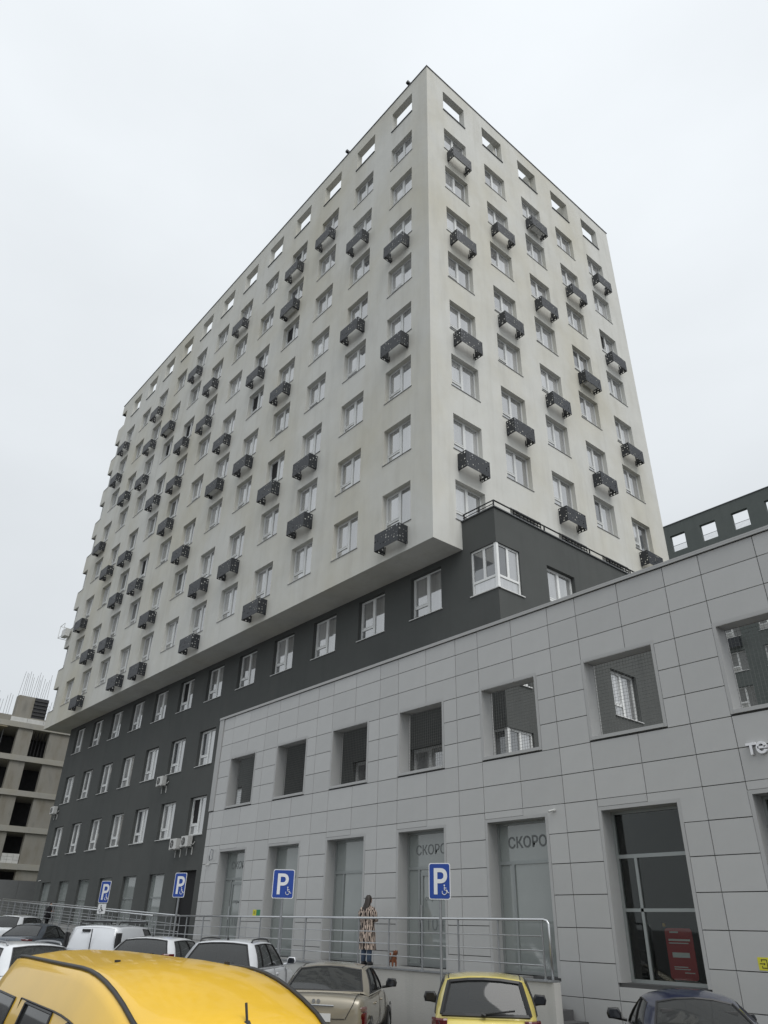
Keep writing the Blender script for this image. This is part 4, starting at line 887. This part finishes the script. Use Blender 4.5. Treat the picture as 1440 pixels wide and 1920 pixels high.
car('parked_car', 'blue grey saloon parked left of the white panel van', 'car', at(-16.7, -5.5), HD, L=4.5, W=1.72, H=1.45, paintm='paint_steel', belt=.95, rb=.75, rt_=1.4, ft=2.45, fb=3.25, hood=.85, deck=.98, wr=.6, crown=.06, quarter=False, tails=[(.6, .97, .7, .93, -.02, .22, 'tail_red')])
car('parked_car', 'white car farthest left behind the blue grey saloon', 'car', at(-22.8, -4.2, .1), HD, L=4.2, W=1.7, H=1.50, paintm='paint_white', belt=.97, rb=.25, rt_=.7, ft=2.2, fb=3.0, hood=.88, deck=.98, wr=.6, crown=.06)
car('parked_car', 'white hatchback at left edge just beyond the yellow van', 'car', at(-.9, -9.2, .0), R(188), L=4.2, W=1.75, H=1.50, paintm='paint_white', belt=.97, rb=.25, rt_=.75, ft=2.2, fb=3.0, hood=.88, deck=.98, wr=.6, crown=.06, rails='galv', quarter=True)
# foreground yellow van, nose towards the camera side
VH = -.108
vprof = lambda u: 1.744-.03*max(0, .9-u)**2-.142*max(0, u-2.6)**2
o, Bv, Rv, (s0, s1) = car('parked_van', 'large bright yellow van in the near foreground with roof antenna', 'van', (6.905, -11.742, 0), VH, L=5.0, W=1.72, H=1.82, paintm='paint_taxi', belt=1.02, rb=.10, rt_=.36, ft=4.02, fb=4.35, hood=.98, deck=1.0, wr=.625, crown=.075, quarter=True, pillars=(.34, .66), roofz_r=vprof(.36), roofz_f=vprof(4.0), roofprof=vprof, wt=.68, gap=1, bulge_s=.075, seal=.012, round_rear=.05, antenna=(4.04, 1.53, .12), mirrors=True)
for sgn in (1, -1):
    pts = [(x, sgn*(y-.03), z+.022) for x, y, z in Rv[s0:s1+1]]; B1, R1 = Vector(Bv[s1]), Vector(Rv[s1])
    pts += [tuple((lambda p_: (p_.x+.02, sgn*(p_.y+.0), p_.z+.02))(R1.lerp(B1, t_))) for t_ in (.3, .6, .95)]
    q = MB(); q.tube(pts, .014, 6); place('roof_strip', q.mesh('strip', 'trim_black', smooth=True), o)
    q = MB(); gp_ = [(lambda p_: (p_.x, sgn*(p_.y+.075*4*.7*.3+.003), p_.z))(Vector(Bv[i]).lerp(Vector(Rv[i]), .70)) for i in range(s0+6, s1)]
    gp_ = [(lambda p_: (p_.x, sgn*(p_.y+.055), p_.z))(Vector(Bv[s0+6]).lerp(Vector(Rv[s0+6]), t_)) for t_ in (.1, .4)]+gp_; q.tube(gp_, .007, 5); place('door_gap', q.mesh('gap', 'black'), o)
for (x, y) in ((2.55, -.36), (2.75, .40)):
    q = MB(); q.tube([(x, y, vprof(x)+.045), (x, y, vprof(x)+.066)], .022, 8); place('roof_plug', q.mesh('plug', 'trim_black'), o)

# ------------------------------------------------------------------ people and dog
def skin_body(name, joints, edges, mat, parent, sub=2):
    me = bpy.data.meshes.new(name); me.from_pydata([j[0] for j in joints], edges, []); me.materials.append(MAT[mat]); o = bpy.data.objects.new(name, me); COL.objects.link(o); o.parent = parent
    md = o.modifiers.new('skin', 'SKIN'); md.use_smooth_shade = True
    sv = me.skin_vertices[0].data
    for i, j in enumerate(joints): sv[i].radius = (j[1], j[2] if len(j) > 2 else j[1]); sv[i].use_root = i == 0
    s_ = o.modifiers.new('sub', 'SUBSURF'); s_.levels = 1; s_.render_levels = sub; return o
def person(loc, rz, s, label, top, legs, coat=None, hair='long'):
    root = tag(empty('person', loc, rz), label, 'person')
    # local: faces +Y, height 1.68 scaled by s
    J = [((0, 0, .93), .13, .10), ((0, 0, 1.10), .13, .095), ((0, .01, 1.28), .15, .10), ((0, 0, 1.40), .11, .08), ((0, .02, 1.48), .055), ((0, .05, 1.57), .082, .09), ((0, .06, 1.66), .06, .07),
         ((-.17, 0, 1.36), .06), ((-.22, .02, 1.10), .048), ((-.12, .24, 1.10), .036), ((-.07, .31, 1.13), .026), ((.17, 0, 1.36), .06), ((.23, .02, 1.10), .048), ((.14, .24, 1.10), .036), ((.09, .31, 1.13), .026),
         ((-.09, 0, .86), .09), ((-.095, .02, .48), .06), ((-.10, -.02, .10), .042), ((-.10, .10, .04), .035, .045), ((.09, 0, .86), .09), ((.095, .03, .48), .06), ((.10, 0, .10), .042), ((.10, .12, .04), .035, .045)]
    J = [(tuple(c*s for c in j[0]),)+tuple(r*s for r in j[1:]) for j in J]
    E_ = [(0,1),(1,2),(2,3),(3,4),(4,5),(5,6),(3,7),(7,8),(8,9),(9,10),(3,11),(11,12),(12,13),(13,14),(0,15),(15,16),(16,17),(17,18),(0,19),(19,20),(20,21),(21,22)]
    skin_body('body', J, E_, top, root)
    for sx in (-1, 1):
        for k, (dx, dz, ln) in enumerate(((-.022, .015, .07), (-.007, .02, .08), (.008, .018, .075), (.022, .012, .06), (.03, -.01, .05))):
            q = MB(); b0 = Vector((sx*.08+dx, .325, 1.13+dz)); q.tube([tuple(b0*s), tuple((b0+Vector((-.2*dx*sx, ln*.6, -.005)))*s), tuple((b0+Vector((-.5*dx*sx, ln, -.03)))*s)], [.009*s, .008*s, .006*s], 6); place('finger', q.mesh('finger', 'skin'), root)
    el = lambda cx, cy, z, a, b__, n=20: [(s*(cx+a*math.cos(2*math.pi*k/n)), s*(cy+b__*math.sin(2*math.pi*k/n)), s*z) for k in range(n)]
    for sx in (-1, 1):
        q = MB(); q.loft([el(sx*.095, .0, .90, .098, .11), el(sx*.095, .01, .48, .075, .085), el(sx*.10, -.01, .09, .06, .075)]); place('trouser_leg', q.mesh('trouser', legs, smooth=True), root)
        q = MB(); q.loft([el(sx*.10, .04, .0, .05, .13), el(sx*.10, .04, .05, .052, .13), el(sx*.10, .0, .11, .045, .07)]); place('shoe', q.mesh('shoe', 'shoe', smooth=True), root)
    q = MB(); zb = .37 if coat else .85; cm = coat or top; sp = 1.0
    q.loft([el(.01, 0, zb, .285*sp, .23), el(-.01, 0, .60, .27, .215), el(.01, 0, .75, .255, .20), el(0, 0, .95, .215, .17), el(0, .0, 1.02, .20, .155), el(0, .0, 1.15, .225, .17), el(0, 0, 1.30, .225, .165), el(0, 0, 1.39, .175, .12), el(0, .01, 1.45, .085, .08)], caps=False); co = place('coat', q.mesh('coat', cm, smooth=True), root)
    for sx in (-1, 1):
        q = MB(); q.tube([tuple(s*c for c in p_) for p_ in ((sx*.15, 0, 1.38), (sx*.235, 0, 1.25), (sx*.25, .03, 1.09), (sx*.15, .24, 1.10))], [.07*s, .085*s, .075*s, .055*s], 12); place('sleeve', q.mesh('sleeve', cm, smooth=True), co)
    if coat: q = MB(); q.loft([el(0, 0, .985, .216, .17), el(0, 0, 1.025, .212, .166)]); place('belt', q.mesh('belt', cm), co)
    # head, face, hair
    hr = MB(); hr.loft([el(0, .045, 1.50, .068, .07), el(0, .055, 1.55, .078, .09), el(0, .06, 1.60, .08, .098), el(0, .05, 1.66, .068, .085), el(0, .04, 1.695, .035, .045)]); place('head', hr.mesh('head', 'skin', smooth=True), root)
    q = MB(); q.tube([tuple(s*c for c in p_) for p_ in ((0, .15, 1.60), (0, .172, 1.575), (0, .15, 1.565))], .012*s, 6); place('nose', q.mesh('nose', 'skin'), root)
    for sx in (-1, 1):
        q = MB(); q.tube([(s*sx*.03, s*.145, s*1.605), (s*sx*.03, s*.152, s*1.605)], .010*s, 8); place('eye', q.mesh('eye', 'black'), root)
    q = MB(); q.box(-.025*s, .025*s, .135*s, .15*s, 1.538*s, 1.545*s); place('mouth', q.mesh('mouth', 'tail_clear'), root)
    q = MB()
    if hair == 'long': q.loft([el(-.05, -.13, 1.14, .05, .03), el(-.04, -.12, 1.25, .10, .04), el(-.01, -.075, 1.40, .11, .055), el(0, -.01, 1.52, .098, .085), el(0, .02, 1.60, .096, .10), el(0, .03, 1.67, .082, .09), el(0, .03, 1.715, .04, .045)])
    else: q.loft([el(0, .0, 1.54, .085, .08), el(0, .025, 1.61, .09, .10), el(0, .04, 1.67, .08, .095), el(0, .04, 1.72, .04, .05)])
    place('hair', q.mesh('hair', 'hair', smooth=True), root); return root
p_ = person((-1.22, -1.35, ZW), R(15), .905, 'woman in striped black and cream coat seen from behind on walkway', 'coat_print', 'denim', coat='coat_print')
q = MB(); q.box(-.04, .04, -.005, .005, 0, .15); tag(place('phone', q.mesh('phone', 'black'), None, tuple(p_.matrix_basis @ Vector((0, .36*.905, 1.08*.905)))), 'dark phone held in both hands by the woman on walkway', 'phone')
person((-26.4, -1.0, wz(-26.4)), R(-60), .62, 'small figure in black standing behind ramp railing at far left', 'dark_cloth', 'dark_cloth', hair='short')
# dog
dg = tag(empty('dog', (.42, -1.90, ZW+.03), R(-20)), 'small curly ginger dog standing at the walkway edge', 'dog'); ds = .30
DJ = [((-.35, 0, .55), .20), ((0, 0, .58), .19), ((.32, 0, .62), .22), ((.50, 0, .86), .13), ((.58, 0, 1.05), .19), ((.78, 0, 1.0), .085), ((-.50, 0, .75), .05), ((-.55, 0, .95), .075),
      ((.33, .13, .35), .08), ((.33, .14, .05), .07), ((.33, -.13, .35), .08), ((.33, -.14, .05), .07), ((-.38, .13, .36), .09), ((-.44, .13, .20), .06), ((-.40, .14, .05), .065), ((-.38, -.13, .36), .09), ((-.44, -.13, .20), .06), ((-.40, -.14, .05), .065)]
skin_body('body', [(tuple(c*ds for c in j[0]), j[1]*ds) for j in DJ], [(0,1),(1,2),(2,3),(3,4),(4,5),(0,6),(6,7),(2,8),(8,9),(2,10),(10,11),(0,12),(12,13),(13,14),(0,15),(15,16),(16,17)], 'dog_fur', dg)
for sy in (-1, 1):
    q = MB(); q.loft([[(ds*(.55+.05*math.cos(a)), ds*sy*(.17+.03*t_), ds*(1.12-.28*t_+.02*math.sin(a))) for a in [k*math.pi/4 for k in range(8)]] for t_ in (0, .5, 1)]); place('ear', q.mesh('ear', 'dog_fur', smooth=True), dg)
    q = MB(); q.tube([(ds*.72, ds*sy*.08, ds*1.1), (ds*.75, ds*sy*.085, ds*1.1)], .02*ds+.003, 6); place('eye', q.mesh('eye', 'black'), dg)
q = MB(); q.tube([(ds*.85, 0, ds*1.01), (ds*.89, 0, ds*1.01)], .035*ds, 6); place('nose', q.mesh('nose', 'black'), dg)
q = MB(); q.loft([[(ds*x, ds*(r*math.cos(a)), ds*(.59+.03*x+r*math.sin(a))) for a in [k*math.pi/6 for k in range(12)]] for x, r in ((-.3, .215), (0, .215), (.28, .235))], caps=False); place('dog_vest', q.mesh('vest', 'coat_print', smooth=True), dg)
